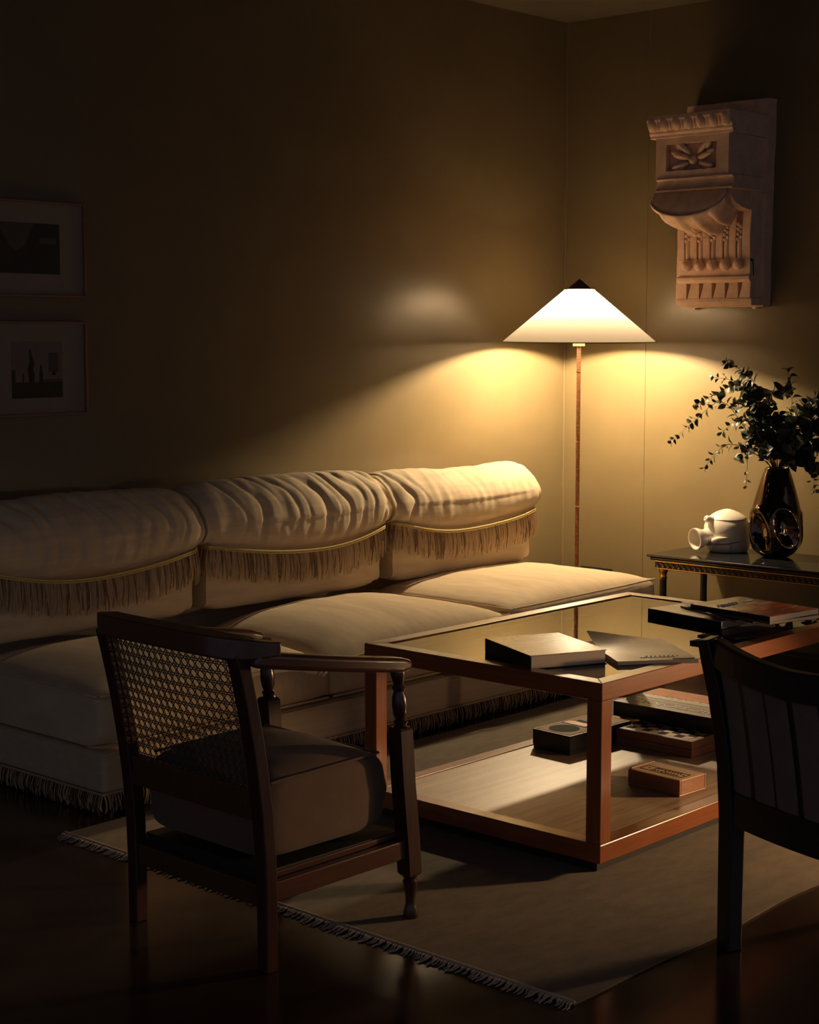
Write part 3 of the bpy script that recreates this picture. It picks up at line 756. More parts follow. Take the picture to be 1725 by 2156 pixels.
    MB().loft(rings).build('body', M['chairseat'], croot, smooth=True, angle=75)
    b = MB()
    for s in (-1,1):
        b.tube([W(lerp(x0+.01,x1-.01,k/16), s*.2025, zt(k/16,.5+.5*s*.98)-.006) for k in range(17)], .0032, 6)
    b.tube([W(x1+.004, lerp(-.197,.197,k/16), zt(1,.02+.96*k/16)-.006) for k in range(17)], .0032, 6)
    b.build('piping', M['chairseat'], croot, smooth=True)
armchair()

# ================================================================== side chair at the right
def side_chair():
    q = (3.110,1.880); RZ = R(-15.6)
    root = thing('side_chair', 'black wooden side chair with a striped taupe upholstered back seen from behind', 'chair', (q[0],q[1],0), RZ)
    T = ROOTM[root.name]
    def W(x, y, z): return T @ Vector((x,y,z))
    WD = .50
    def post(z, s):   # s=0 left post, 1 right
        x = -.042*max(0,(z-.30)/.38)**1.6; sp = .030*max(0,(z-.34)/.34)**1.5
        return (x, (sp if s == 0 else -WD-sp), z)
    for s in (0,1):
        zs = (0,.15,.30,.42,.50,.58,.65,.700)
        MB().bar([W(*post(z,s)) for z in zs], [.040,.042,.044,.042,.041,.040,.040,.036], [.042,.042,.042,.042,.042,.042,.046,.046], up=W(1,0,0)-W(0,0,0)).build('rear_leg', M['blackwood'], root, bevel=.005, seg=3)
    for s in (0,1):
        MB().bar([W(.43,-.01-s*(WD-.02),0), W(.43,-.01-s*(WD-.02),.34)], .036, .036, up=W(1,0,0)-W(0,0,0)).build('front_leg', M['blackwood'], root, bevel=.004)
    def bow(t, a): return -a*(1-(2*t-1)**2)
    path = []; hs = []
    for k in range(17):
        t = k/16; y = lerp(.012,-WD-.012,t); z = .672-.022*(1-abs(2*t-1)**1.6); hs.append(.064)
        path.append(W(-.040+bow(t,.045), y, z))
    MB().bar(path, [.030]*17, hs).build('crest_rail', M['blackwood'], root, bevel=.007, seg=3)
    path = [W(-.003+bow(k/12,.022), lerp(-.01,-WD+.01,k/12), .328) for k in range(13)]
    MB().bar(path, [.026]*13, [.078]*13).build('back_rail', M['blackwood'], root, bevel=.004)
    nu, nv = 60, 10; fr = []; bk = []
    for j in range(nv+1):
        z = lerp(.355,.652,j/nv)
        for i in range(nu+1):
            t = i/nu; sp = .02*max(0,(z-.34)/.34)**1.5; y = lerp(-.012+sp,-WD+.012-sp,t)
            g = -.0045*abs(math.sin(math.pi*t*6.2))**.35
            x = -.040*max(0,(z-.30)/.38)**1.6 + bow(t, lerp(.022,.042,j/nv))
            bk.append(W(x-.006+g,y,z)); fr.append(W(x+.016,y,z))
    b = MB(); n = len(bk); fs = []; mi = []
    for j in range(nv):
        for i in range(nu):
            a = j*(nu+1)+i; t = ((i+.5)/nu*6.2) % 1
            fs.append((a,a+1,a+nu+2,a+nu+1)); mi.append(1 if (t < .085 or t > .915) and i > 2 else 0)
            fs.append((n+a,n+a+nu+1,n+a+nu+2,n+a+1)); mi.append(0)
    b.add(bk+fr, fs); b.mi = mi
    b.build('back_panel', [M['stripe'],M['black']], root, smooth=True, angle=50)
    b = MB(); b.prism([(.0,.0),(.445,.0),(.445,-WD),(.0,-WD)], .318, .372); b.build('seat_frame', M['blackwood'], root, bevel=.006, world=False)
    b = MB(); rings = []
    for k in range(21):
        u = k/20; e = abs(2*u-1); ring = []
        for i in range(28):
            th = 2*math.pi*i/28; c, s_ = math.cos(th), math.sin(th); cy = math.copysign(abs(c)**.35,c); cz = math.copysign(abs(s_)**.6,s_)
            ring.append((lerp(.022,.452,u), -WD/2+(WD/2+.018)*cy*(1-.05*e**6), .408+.036*cz*(1-.3*e**6)))
        rings.append(ring)
    b.loft(rings).build('seat', M['stripe'], root, smooth=True, angle=75, world=False)
side_chair()

# ================================================================== console table
KX0, KX1, KY0, KY1, KZ = 5.770, 6.215, 2.55, 3.925, .447
def console():
    root = thing('console_table', 'low black marble topped console table with brass frieze and column legs by the wall', 'console table', (KX0,KY0,0))
    b = MB(); b.box((KX0,KY0,KZ-.010),(KX1,KY1,KZ)); b.build('top', M['marble'], root, bevel=.003)
    MB().box((KX0+.010,KY0+.010,KZ-.024),(KX1-.01,KY1-.010,KZ-.010)).build('top_moulding', M['blackwood'], root, bevel=.004)
    MB().box((KX0+.026,KY0+.026,KZ-.062),(KX1-.02,KY1-.026,KZ-.024)).build('apron', M['blackwood'], root, bevel=.001)
    b = MB(); X = KX0+.0255
    b.box((X-.002,KY0+.03,KZ-.0595),(X,KY1-.03,KZ-.0565)); b.box((X-.002,KY0+.03,KZ-.0300),(X,KY1-.03,KZ-.0270))
    y = KY1-.034; k = 0
    while y > KY0+.06:
        b.tube([(X-.001,y,KZ-.0315),(X-.0015,y-.020,KZ-.055)], .0022, 5); b.tube([(X-.001,y-.020,KZ-.055),(X-.001,y-.012,KZ-.045),(X-.001,y-.004,KZ-.053)], .0016, 5)
        b.tube([(X-.001,y-.008,KZ-.034),(X-.0015,y-.022,KZ-.036)], .0014, 5)
        y -= .026
    Y = KY1-.0255
    b.box((KX0+.03,Y,KZ-.0595),(KX1-.03,Y+.002,KZ-.0565)); b.box((KX0+.03,Y,KZ-.0300),(KX1-.03,Y+.002,KZ-.0270))
    x = KX0+.034
    while x < KX1-.06:
        b.tube([(x,Y+.001,KZ-.0315),(x+.020,Y+.0015,KZ-.055)], .0022, 5); x += .026
    b.build('brass_frieze', M['brass'], root)
    for x in (KX0+.047, KX1-.085):
        for y in (KY1-.055, KY0+.055):
            b = MB(); b.lathe([(.019,.0),(.019,.012),(.0155,.018),(.0150,.19),(.0142,.345)], (x,y,0), 24)
            leg = b.build('leg', M['blackwood'], root, smooth=True, angle=40)
            b = MB(); b.lathe([(.0150,.343),(.0170,.346),(.0150,.350),(.0140,.355),(.0150,.366),(.0195,.376),(.0205,.3845)], (x,y,0), 24)
            b.build('brass_capital', M['brass'], leg, smooth=True, angle=40)
            MB().lathe([(.0195,.0005),(.0210,.004),(.0195,.010)], (x,y,0), 24).build('brass_foot', M['brass'], leg, smooth=True, angle=40)
    MB().box((KX0+.04,KY0+.04,.10),(KX1-.06,KY1-.04,.118)).build('lower_shelf', M['blackwood'], root, bevel=.003)
console()

# ------------------------------------------------------------------ ceramic vessel lying on the console
def vessel():
    o = Vector((6.066,3.741,KZ+.0006))
    a = RT.normalized(); c = -FW; u = UPV     # vessel axis runs parallel to the picture: mouth to the left
    root = thing('ceramic_vessel', 'white ceramic head-shaped vessel with a round open spout on the console', 'vessel', tuple(o))
    def P(r, d, z): return o + a*r + c*d + u*z
    def ringsym(rows, N=56, dr=.90):
        out = []
        for z, ra, rb in rows:
            cc = (ra+rb)/2; hw = (rb-ra)/2
            out.append([P(cc+hw*math.cos(2*math.pi*i/N), hw*dr*math.sin(2*math.pi*i/N), z) for i in range(N)])
        return out
    MB().loft(ringsym([(0,-.048,.102),(.003,-.054,.107),(.02,-.066,.114),(.05,-.075,.119),(.085,-.079,.1195),(.11,-.077,.115),(.125,-.071,.107),(.138,-.062,.097),(.1385,-.02,.05)])).build('body', M['ceramic'], root, smooth=True, angle=50)
    rows = [(.1375,-.0625,.098),(.1390,-.0635,.1035),(.1410,-.062,.1025),(.150,-.054,.093),(.160,-.041,.079),(.168,-.027,.063),(.175,-.009,.045),(.179,.005,.032),(.1808,.0175,.019)]
    MB().loft(ringsym(rows)).build('brimmed_cap', M['ceramic'], root, smooth=True, angle=50)
    # spout: short neck flaring into an open ring
    ax = (-a*.88 + c*.42 - u*.10).normalized(); s1 = ax.cross(u).normalized(); s2 = s1.cross(ax)
    st = P(-.052,.020,.066); rings = []
    for t, r_ in ((0,.050),(.015,.040),(.030,.034),(.045,.035),(.058,.041),(.070,.0455),(.080,.047),(.0845,.0462),(.084,.0415),(.076,.039),(.060,.033),(.045,.026),(.040,.001)):
        rings.append([st+ax*t+(s1*math.cos(2*math.pi*i/36)+s2*math.sin(2*math.pi*i/36))*r_ for i in range(36)])
    MB().loft(rings).build('spout', M['ceramic'], root, smooth=True, angle=60)
    ax = (-a*.86 + u*.34 + c*.38).normalized(); s1 = ax.cross(u).normalized(); s2 = s1.cross(ax); st = P(-.050,.030,.132); rings = []
    for t, r_ in ((0,.019),(.012,.0165),(.024,.0160),(.034,.0135),(.038,.009),(.037,.0045),(.028,.0035),(.027,.0005)):
        rings.append([st+ax*t+(s1*math.cos(2*math.pi*i/20)+s2*math.sin(2*math.pi*i/20))*r_ for i in range(20)])
    MB().loft(rings).build('nozzle', M['ceramic'], root, smooth=True, angle=60)
    MB().tube([P(-.052,.062,.040),P(-.048,.072,.052),P(-.034,.080,.060),P(-.008,.086,.064),P(.026,.086,.066)], [.008,.0145,.0115,.0065,.001], 14).build('ridge', M['ceramic'], root, smooth=True, angle=180)
    MB().tube([P(-.046,.062,.036),P(-.02,.080,.037),P(.01,.0875,.040),P(.045,.088,.048),P(.078,.077,.052)], [.0012,.0018,.0018,.0018,.0006], 6).build('crease', M['seam'], root, smooth=True)  # dark tube puts the shading of the crease into colour
    MB().tube([P(.020,.0895,.038),P(.020,.0885,.02),P(.020,.081,.003)], .0012, 6).build('seam_line', M['seam'], root, smooth=True)
vessel()

# ------------------------------------------------------------------ bronze vase and eucalyptus
VO = Vector((6.060,3.483,KZ+.0006))
def vase():
    root = thing('vase', 'tall dark bronze glazed vase with pinched dimples holding eucalyptus', 'vase', tuple(VO))
    prof = [(0,.045),(.004,.058),(.015,.075),(.035,.091),(.06,.102),(.09,.1075),(.125,.1085),(.155,.106),(.19,.1005),(.225,.0925),(.26,.083),(.295,.073),(.33,.062),(.355,.053),(.368,.049)]
    out = []
    for k in range(len(prof)-1):
        for q in range(9):
            t = q/9; out.append((lerp(prof[k][0],prof[k+1][0],t), lerp(prof[k][1],prof[k+1][1],t)))
    out.append(prof[-1])
    base = math.atan2(-FW.y,-FW.x)     # direction to the viewer's side
    dims = [(base+R(13),.125,.075,.082,.034),(base+R(-52),.110,.070,.088,.036),(base+R(150),.12,.075,.08,.034),(base+R(-118),.115,.075,.08,.034),(base+R(88),.11,.06,.07,.02)]
    # view angles: positive angle = towards picture left
    N = 200; rings = []
    for z, r_ in out:
        ring = []
        for i in range(N):
            t = 2*math.pi*i/N; d = 0
            for (ta, zc, sw, sh, amp) in dims:
                da = ((t-ta+math.pi) % (2*math.pi))-math.pi
                tilt = (z-zc)*.25
                q = math.hypot((da*r_+tilt)/sw*1.35, (z-zc)/sh)
                d -= amp*(1-sstep(.30,1.0,q))
                d += .005*math.exp(-((q-1.05)/.14)**2)
            r2 = r_+d
            ring.append(VO+Vector((r2*math.cos(t), r2*math.sin(t), z)))
        rings.append(ring)
    inner = [[VO+Vector(((r_)*math.cos(2*math.pi*i/N),(r_)*math.sin(2*math.pi*i/N),z)) for i in range(N)] for z, r_ in ((.369,.046),(.355,.046),(.30,.055))]
    MB().loft(rings+inner).build('body', M['bronze'], root, smooth=True, angle=180)
vase()
def leaf(b, p, d, nrm, size, round_, mi=0):
    d = d.normalized(); s = d.cross(nrm)
    s = s.normalized() if s.length > 1e-5 else d.orthogonal().normalized(); n = s.cross(d).normalized()
    L_ = size; Wd = size*round_
    def pt(t, w):
        return p + d*(L_*t) + s*w + n*(.10*L_*math.sin(t*3.0) + abs(w)*.35)
    ts = (0,.12,.32,.58,.82,1.0); ws = (.05,.62,1.0,.92,.52,.03)
    rows = [[pt(t,-w*Wd/2), pt(t,0), pt(t,w*Wd/2)] for t,w in zip(ts,ws)]
    vs = [q for r_ in rows for q in r_]; fs = []
    for k in range(5):
        for i in range(2): fs.append((k*3+i,k*3+i+1,k*3+i+4,k*3+i+3))
    b.add(vs, fs, mi)
def eucalyptus():
    random.seed(21)
    mouth = VO + Vector((0,0,.366))
    G = 'eucalyptus branches in the bronze vase'
    # (tip px, tip py, mid px, mid py, depth offset, leaf size, roundness, pairs, label)
    spec = [
     (1416,928, 1520,846, -.02,.026,.62,15,'long eucalyptus branch reaching lowest and farthest towards the lamp'),
     (1470,852, 1560,812, .05,.030,.80,13,'eucalyptus branch with broad leaves arching towards the lamp'),
     (1484,984, 1535,935, .09,.026,.45,9,'drooping eucalyptus sprig with narrow lit leaves above the ceramic vessel'),
     (1504,795, 1580,820, -.03,.026,.85,8,'eucalyptus twig with two dark leaves below the topmost tip'),
     (1530,762, 1590,808, .03,.030,.80,13,'highest eucalyptus branch crossing the edge of the light on the wall'),
     (1571,1022,1577,945, .10,.024,.50,8,'short eucalyptus sprig hanging beside the neck of the vase'),
     (1655,815, 1600,850, .02,.046,1.0,8,'eucalyptus branch with large round leaves behind the bunch'),
     (1660,780, 1668,850, -.06,.028,.70,10,'faint upright eucalyptus branch in the shade above the bunch'),
     (1722,835, 1680,870, .0,.032,.85,11,'eucalyptus branch spreading away from the lamp at the frame edge'),
     (1735,905, 1690,900, .06,.034,.85,11,'dark eucalyptus branch in the thick shaded side of the bunch'),
     (1716,1030,1700,960, .05,.028,.80,9,'eucalyptus branch hanging down past the shaded side of the vase'),
     (1520,910, 1575,885, .10,.026,.60,11,'eucalyptus branch with pale small leaves at the middle of the lit side'),
     (1548,850, 1598,850, .09,.030,.85,12,'eucalyptus branch with glossy lit leaves near the centre of the bunch'),
     (1620,850, 1625,890, .12,.032,.90,11,'upright eucalyptus branch at the front of the bunch'),
     (1560,960, 1590,920, -.05,.032,.90,10,'dense dark eucalyptus branch low behind the vase neck'),
     (1680,930, 1662,920, .14,.034,.90,10,'eucalyptus branch leaning forward over the vase rim'),
     (1640,930, 1640,940, -.07,.036,.95,10,'short eucalyptus branch at the back of the vase mouth'),
     (1590,905, 1605,915, .02,.034,.95,12,'eucalyptus branch filling the dark heart of the bunch'),
     (1700,870, 1665,890, -.04,.034,.90,12,'eucalyptus branch rising behind the shaded side of the bunch'),
     (1610,960, 1618,950, .09,.034,.95,9,'short leafy eucalyptus branch just above the vase lip'),
     (1665,975, 1655,955, .08,.034,.95,9,'short leafy eucalyptus branch over the shaded vase lip'),
     (1730,950, 1690,935, .02,.036,.95,11,'dark eucalyptus branch reaching out level over the shaded vase shoulder'),
     (1712,985, 1685,955, .09,.034,.95,10,'dark eucalyptus branch dipping over the shaded vase shoulder'),
     (1590,870, 1605,890, -.05,.036,.95,12,'eucalyptus branch leaning back towards the lit wall'),
     (1575,820, 1600,860, .06,.036,.95,11,'eucalyptus branch with reddish lit leaves high in the bunch'),
     (1762,885, 1705,890, .13,.042,.95,10,'large leaved eucalyptus branch running out of the picture at the shaded side'),
     (1768,945, 1708,925, .15,.042,.95,10,'large leaved eucalyptus branch running out level past the vase'),
     (1745,1005, 1700,965, .13,.038,.95,10,'large leaved eucalyptus branch drooping past the shaded vase neck'),
     (1722,860, 1680,880, .10,.040,.95,10,'large leaved eucalyptus branch rising over the shaded side of the bunch'),
     (1640,880, 1640,915, .05,.036,.95,12,'eucalyptus branch standing straight up from the vase'),
    ]
    for tx, ty, mx, my, dep, ls, rd, pairs, lab in spec:
        root = thing('eucalyptus_branch', lab, 'branch', tuple(mouth), 0, G)
        n = -FW
        tip = on_plane(tx,ty, VO + n*dep, n); mid = on_plane(mx,my, VO + n*dep*.6, n)
        st = mouth + Vector((random.uniform(-.02,.02), random.uniform(-.02,.02), -.06))
        lip = mouth + (mid-mouth)*.12; lip.z = mouth.z+.01
        o2 = lip-mouth; o2.z = 0
        if o2.length > .032: o2 = o2.normalized()*.032
        lip = mouth+o2+Vector((0,0,.004))
        ctrl = [st, lip, lip.lerp(mid,.5)+Vector((0,0,.02)), mid, mid.lerp(tip,.55)+Vector((0,0,.012)), tip]
        for q in ctrl:
            q.x = min(q.x, XW-.02)
        path = []
        for k in range(len(ctrl)-1):
            p0, p1, p2, p3 = ctrl[max(0,k-1)], ctrl[k], ctrl[k+1], ctrl[min(len(ctrl)-1,k+2)]
            for q in range(5):
                f_ = q/5; path.append(.5*((2*p1)+(-p0+p2)*f_+(2*p0-5*p1+4*p2-p3)*f_*f_+(-p0+3*p1-3*p2+p3)*f_**3))
        path.append(ctrl[-1])
        MB().tube(path, [lerp(.0022,.0008,k/(len(path)-1)) for k in range(len(path))], 6).build('stem', M['stem'], root, smooth=True)
        b = MB(); side = Vector((random.uniform(-1,1),random.uniform(-1,1),random.uniform(-.3,1))).normalized()
        nP = len(path)
        pairs = int(pairs*1.35)
        for k in range(pairs):
            t = .30 + .70*(k/(pairs-1)); i = min(nP-2, int(t*(nP-1))); f_ = t*(nP-1)-i
            p = path[i].lerp(path[i+1], f_); tan = (path[i+1]-path[i]).normalized()
            side = (Matrix.Rotation(R(88+random.uniform(-25,25)),3,tan) @ side); side = (side - tan*side.dot(tan)).normalized()
            sz = ls*1.38*random.uniform(.75,1.2)*(1-.35*max(0,t-.6)/.4)
            for sg in (1,-1):
                if random.random() < .06: continue
                d = (side*sg + tan*random.uniform(.25,.8) + Vector((0,0,random.uniform(-.5,.15)))).normalized()
                nr = (tan + Vector((random.uniform(-.8,.8),random.uniform(-.8,.8),random.uniform(-.8,.8)))).normalized()
                tipx = (p+d*sz).x
                if tipx > XW-.006: continue
                leaf(b, p+d*.004, d, nr, sz, rd*random.uniform(.85,1.15), 1 if random.random() < .38 else 0)
        leaf(b, path[-1], (path[-1]-path[-2]).normalized()+Vector((0,0,-.3)), side, ls*.6, rd, 1)
        b.build('leaves', [M['leaf'],M['leaf2']], root, smooth=True, angle=180)
eucalyptus()

# ================================================================== corbel on the wall
def corbel():
    XB = XW+.0026; yL, yR = 3.998, 3.648     # far and near edges of the carved face
    root = thing('corbel', 'large carved plaster corbel with acanthus leaf and fluting hung on the wall', 'wall ornament', (XB,3.85,1.478))
    P0 = M['plaster']
    b = MB()
    outl = [(4.072,1.500),(4.064,1.484),(4.04,1.478),(3.640,1.478),(3.628,2.335),(4.03,2.335),(4.065,2.0)]
    n = len(outl); XA = XB-.060
    outl2 = []
    for k in range(n):
        y0_, z0_ = outl[k]; y1_, z1_ = outl[(k+1)%n]; m_ = max(1,int(math.hypot(y1_-y0_,z1_-z0_)/.03))
        for q in range(m_):
            t = q/m_; j = .004*noise.noise((y0_*9+t*7,z0_*11+t*5,1)); outl2.append((lerp(y0_,y1_,t)+j, lerp(z0_,z1_,t)+j*.6))
    n = len(outl2)
    b.add([(XA,y,z) for y,z in outl2]+[(XB-.001,y,z) for y,z in outl2], [tuple(range(n)), tuple(range(2*n-1,n-1,-1))]+[(i,(i+1)%n,n+(i+1)%n,n+i) for i in range(n)])
    b.build('back_plate', P0, root)
    def ext(prof, ya, yb, name, bevel=.003):
        n_ = len(prof); bb = MB()
        bb.add([(x,ya,z) for x,z in prof]+[(x,yb,z) for x,z in prof], [tuple(range(n_)), tuple(range(2*n_-1,n_-1,-1))]+[(i,(i+1)%n_,n_+(i+1)%n_,n_+i) for i in range(n_)])
        return bb.build(name, P0, root, bevel=bevel)
    XF = 5.905
    # cornice with egg moulding
    ext([(XA,2.262),(XF-.030,2.262),(XF-.034,2.245),(XF-.022,2.215),(XF-.012,2.200),(XF-.012,2.190),(XF-.004,2.182),(XF-.004,2.172),(XA,2.172)], yL+.028, yR-.022, 'cornice', .002)
    for k in range(7):
        y = lerp(yL+.004, yR+.000, k/6)
        MB().ball((XF-.020,y,2.228), (.020,.0235,.033), 14, 8).build('egg', P0, root, smooth=True, angle=180)
        if k < 6:
            ym = y+(yR-yL)/12
            MB().tube([(XF-.024,ym,2.258),(XF-.030,ym,2.225),(XF-.020,ym,2.202)], [.006,.005,.002], 6).build('dart', P0, root, smooth=True)
    # block with a sunk panel
    za, zb, zc, zd = 2.005, 2.172, 2.035, 2.145
    bl = MB(); bl.box((XF+.034,yR,za),(XA,yL,zb)); bl.box((XF,yR,za),(XF+.034,yL,zc)); bl.box((XF,yR,zd),(XF+.034,yL,zb)); bl.box((XF,yR,zc),(XF+.034,yR+.058,zd)); bl.box((XF,yL-.050,zc),(XF+.034,yL,zd))
    bl.build('block', P0, root)
    b = MB(); yc = (yL+yR)/2+.002; zl = zc
    for sg in (1,-1):
        for (dy, dz, ang, L_) in ((.02,.050,12,.085),(.028,.030,-14,.085),(.02,.070,40,.085),(.05,.055,25,.07),(.045,.020,-30,.06),(.06,.085,55,.045)):
            c = Vector((XF+.020, yc+sg*dy, zl+dz)); d = Vector((-.15, sg*math.cos(R(ang)), math.sin(R(ang)))).normalized()
            b.ball(c+d*L_*.4, (L_*.5,.013,.012), 10, 6, axes=(d, d.cross(Vector((1,0,0))).normalized(), Vector((1,0,0))))
    b.ball((XF+.014,yc,zl+.040), (.016,.018,.018), 12, 8)
    b.ball((XF+.006,yc,zl+.040), (.010,.009,.009), 10, 6)
    b.build('panel_leaves', P0, root, smooth=True, angle=180)
    # fillet and shelf below the block
    ext([(XA,2.006),(XF-.006,2.006),(XF-.006,2.000),(XF+.004,1.996),(XF+.004,1.966),(XF-.010,1.958),(XF-.010,1.950),(XA,1.950)], yL-.004, yR-.024, 'fillet', .002)
    ext([(XF+.010,1.951),(XF+.010,1.930),(XF+.060,1.895),(XF+.110,1.880),(XF+.170,1.872),(XA,1.872),(XA,1.951)], yL-.006, yR-.002, 'scroll', .002)
    # fluted face
    XP = 6.098
    def xp(z): return XP - .014*math.sin(math.pi*max(0,min(1,(z-1.58)/.34)))
    zs = [1.580,1.62,1.66,1.70,1.75,1.80,1.85,1.885]
    base = MB(); base.loft([[(xp(z)+.020,yL,z),(xp(z)+.020,yR,z),(XA+.001,yR,z),(XA+.001,yL,z)] for z in zs]); base.build('fluted_ground', P0, root)
    cen = [3.955-.0632*k for k in range(5)]
    edges = [yL] + [cen[0]+.0145] + [v for k in range(4) for v in (cen[k]-.0145, cen[k+1]+.0145)] + [cen[4]-.0145, yR]
    for k in range(6):
        ya, yb = edges[2*k], edges[2*k+1]
        b = MB(); b.loft([[(xp(z),ya,z),(xp(z),yb,z),(xp(z)+.021,yb,z),(xp(z)+.021,ya,z)] for z in zs[2:]]); b.build('fillet_strip', P0, root, bevel=.003)
    b = MB(); b.loft([[(xp(z)-.002,yL,z),(xp(z)-.002,yR,z),(xp(z)+.03,yR,z),(xp(z)+.03,yL,z)] for z in (1.603,1.64,1.678)]); b.box((XP+.01,yR+.0005,1.604),(XA+.001,yL-.0005,1.6775)); b.build('ball_band', P0, root, bevel=.003)
    for y in cen:
        MB().tube([(xp(z)+.012,y,z) for z in (1.679,1.70,1.73,1.76)], [.0125,.012,.0115,.010], 12).build('flute_rod', P0, root, smooth=True)
        b = MB()
        for q in range(7): b.ball((xp(1.78)+.006, y+.0065*(-1)**q, 1.757+.0105*q), (.009,.0085,.0095), 8, 6)
        b.build('flute_husk', P0, root, smooth=True, angle=180)
        MB().ball((xp(1.65)-.010,y-.003,1.652), (.022,.0240,.0240), 18, 12).build('ball', P0, root, smooth=True, angle=180)
    ext([(XA,1.606),(XP-.014,1.606),(XP-.020,1.602),(XP-.020,1.590),(XP-.006,1.578),(XA,1.578)], yL+.004, yR-.002, 'ledge', .002)
    # row of wedge drops
    MB().box((XP+.026,yR,1.510),(XA,yL,1.580)).build('drop_ground', P0, root)
    for k in range(6):
        yt = 3.992-.0632*k; b = MB()
        t0, t1 = min(yL,yt+.010), max(yR,yt-.030); u0, u1 = min(yL,yt+.026), max(yR,yt-.034)
        vs = [(XP-.002,t0,1.579),(XP-.002,t1,1.579),(XP+.027,t0,1.579),(XP+.027,t1,1.579),(XP-.006,u0,1.512),(XP-.006,u1,1.512),(XP+.027,u0,1.512),(XP+.027,u1,1.512)]
        b.add(vs, [(0,1,5,4),(2,6,7,3),(0,4,6,2),(1,3,7,5),(0,2,3,1),(4,5,7,6)]); b.build('drop', P0, root, bevel=.0015)
    ext([(XA,1.513),(XP-.010,1.513),(XP-.012,1.500),(XP-.008,1.482),(XA,1.482)], yL+.008, yR-.010, 'base_strip', .003)
    # bulging scroll front, then the acanthus leaf curling under it
    yc = (yL+yR)/2+.004; nu = 72
    def ringpt(s_, th):
        c, sn = math.cos(th), math.sin(th)
        if s_ <= .42:
            t = s_/.42; y = yc + lerp(.172,.180,t)*c; z = lerp(1.950, 1.938-.088*sn, t); x = lerp(XF-.004, XF-.040*sn**.6-.004, math.sin(t*math.pi/2))
            return Vector((x,y,z))
        t = (s_-.42)/.58; a_ = t*math.pi/2
        x = lerp(XF-.040*sn**.6-.004, XF+.150, 1-math.cos(a_)); y = yc + lerp(.180,.135,t**1.5)*c; z = 1.938-.088*sn - .056*sn**.8*math.sin(a_)
        g = math.cos(th*13)*.0065 + math.cos(th*26+1)*.003 + .005*noise.noise((th*5,t*4,3)); env = math.sin(min(1,t*1.6)*math.pi/2)*(sn**.3 if sn > 0 else 0)
        lob = (.5+.5*math.cos(th*13))*.016*t
        return Vector((x-g*env, y, z-g*env*.8-lob*sn))
    ns = 26; vs = []; fs = []
    for j in range(ns+1):
        for i in range(nu+1): vs.append(ringpt(j/ns, math.pi*(.015+.97*i/nu)))
    for j in range(ns):
        for i in range(nu):
            q = j*(nu+1)+i; fs.append((q,q+1,q+nu+2,q+nu+1))
    k0 = int(ns*.44)
    b = MB(); b.add(vs[:(k0+1)*(nu+1)], fs[:k0*nu]); o1 = b.build('scroll_front', P0, root, smooth=True, angle=180)
    b = MB(); b.add(vs[k0*(nu+1):], [tuple(q-k0*(nu+1) for q in f) for f in fs[k0*nu:]]); o2 = b.build('acanthus_leaf', P0, root, smooth=True, angle=180)
    for o_ in (o1,o2):
        so = o_.modifiers.new('solid','SOLIDIFY'); so.thickness = .010; so.offset = -1.0
    for q in range(7):
        th = math.pi*(.08+.84*q/6); p0, p1, p2 = ringpt(.50,th), ringpt(.78,th), ringpt(.98,th); o_ = Vector((-.006,0,-.006))
        MB().tube([p0+o_*.6, p1+o_, p2+o_*1.5], [.004,.0085,.004], 8).build('leaf_rib', P0, root, smooth=True, angle=180)
    tip = ringpt(.9, math.pi/2)
    for q in range(5):
        MB().ball(tip+Vector((-.012-.004*q, .022*(q-2), .004*abs(q-2)-.012)), (.014,.015,.017), 12, 8).build('leaf_tip', P0, root, smooth=True, angle=180)
    for y in (4.00,3.70): MB().box((XB-.03,y-.008,1.470),(XB-.012,y+.008,1.479)).build('hanger_bracket', M['white'], root)
corbel()

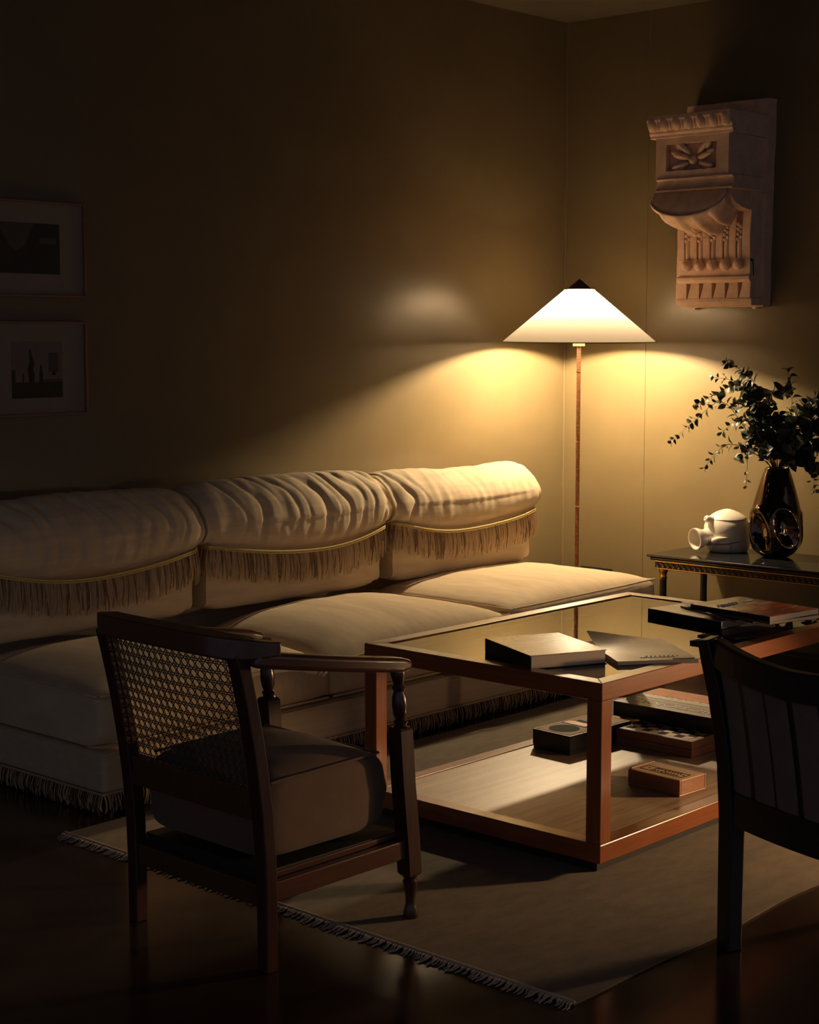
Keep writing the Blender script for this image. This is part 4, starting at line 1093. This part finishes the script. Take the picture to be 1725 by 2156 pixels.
# ================================================================== framed pictures
def picture(label, x0, x1, z0, z1, px0, px1, pz0, pz1, kind):
    root = thing('framed_picture', label, 'picture', ((x0+x1)/2, YW, (z0+z1)/2), 0, 'framed prints on the wall')
    y1 = YW-.001; y0 = YW-.026; w = .008
    b = MB(); b.box((x0,y0,z0),(x1,y1,z0+w)); b.box((x0,y0,z1-w),(x1,y1,z1)); b.box((x0,y0,z0+w),(x0+w,y1,z1-w)); b.box((x1-w,y0,z0+w),(x1,y1,z1-w))
    b.build('frame', M['frame'], root, bevel=.001)
    MB().box((x0+w,y0+.010,z0+w),(x1-w,y1-.004,z1-w)).build('mat_board', M['mat'], root)
    b = MB(); yy = y0+.0095
    def rect(a0,a1,b0,b1,mi,k): b.box((lerp(px0,px1,a0),yy-.0003*k,lerp(pz0,pz1,b0)),(lerp(px0,px1,a1),yy+.001,lerp(pz0,pz1,b1)),mi)
    def poly(pts, mi, k):
        n = len(pts); q = [(lerp(px0,px1,a),lerp(pz0,pz1,c)) for a,c in pts]
        b.add([(x,yy-.0003*k,z) for x,z in q]+[(x,yy+.001,z) for x,z in q], [tuple(range(n)),tuple(range(2*n-1,n-1,-1))]+[(i,(i+1)%n,n+(i+1)%n,n+i) for i in range(n)], mi)
    if kind == 'still':
        rect(0,1,0,1,2,0); rect(0,1,.0,.28,0,1); rect(.0,.07,.28,.50,0,1); poly([(.20,.27),(.24,.27),(.23,.44),(.215,.44)],0,1)
        poly([(.34,.28),(.43,.28),(.45,.42),(.42,.50),(.44,.60),(.41,.72),(.37,.86),(.345,.86),(.35,.62),(.31,.52),(.32,.44)],0,2)
        rect(.54,.61,.28,.46,0,1); poly([(.55,.46),(.60,.46),(.59,.56),(.575,.60),(.56,.56)],0,2)
        rect(.73,.92,.45,.80,1,1); poly([(.78,.40),(.88,.40),(.85,.47),(.81,.47)],0,2); rect(.62,1,.28,.33,1,1)
    else:
        rect(0,1,0,1,0,0); poly([(.32,1),(.72,1),(.62,.56),(.52,.44),(.45,.56)],1,1); rect(.78,.96,.60,.72,1,1); poly([(0,.62),(.2,.60),(.28,.82),(.1,.8)],1,1)
    b.build('print', [M['dark'],M['mid'],M['pale']], root)
picture('upper framed dark landscape print with cream mat on the unlit wall', 2.93,3.500,1.484,1.802,3.03,3.397,1.561,1.728,'land')
picture('lower framed print of dark silhouetted ornaments with cream mat on the unlit wall', 3.095,3.497,1.086,1.403,3.194,3.397,1.147,1.336,'still')

# ================================================================== wall socket
def socket():
    x = XW; y0, y1 = 4.43, 4.605
    root = thing('wall_socket', 'wide black multiple wall socket plate low on the lit wall behind the sofa', 'wall socket', (x,(y0+y1)/2,.25))
    MB().box((x-.010,y0,.205),(x-.0003,y1,.288)).build('plate', M['plastic'], root, bevel=.003)
    for k in range(3):
        b = MB(); y = lerp(y0,y1,(k+.5)/3); rings = [[(x-.010-dx, y+r_*math.cos(2*math.pi*i/20), .247+r_*math.sin(2*math.pi*i/20)) for i in range(20)] for r_,dx in ((.021,0),(.021,.0015),(.018,.0015),(.0175,-.006))]
        b.loft(rings); b.build('outlet', M['plastic'], root, smooth=True, angle=40)
socket()
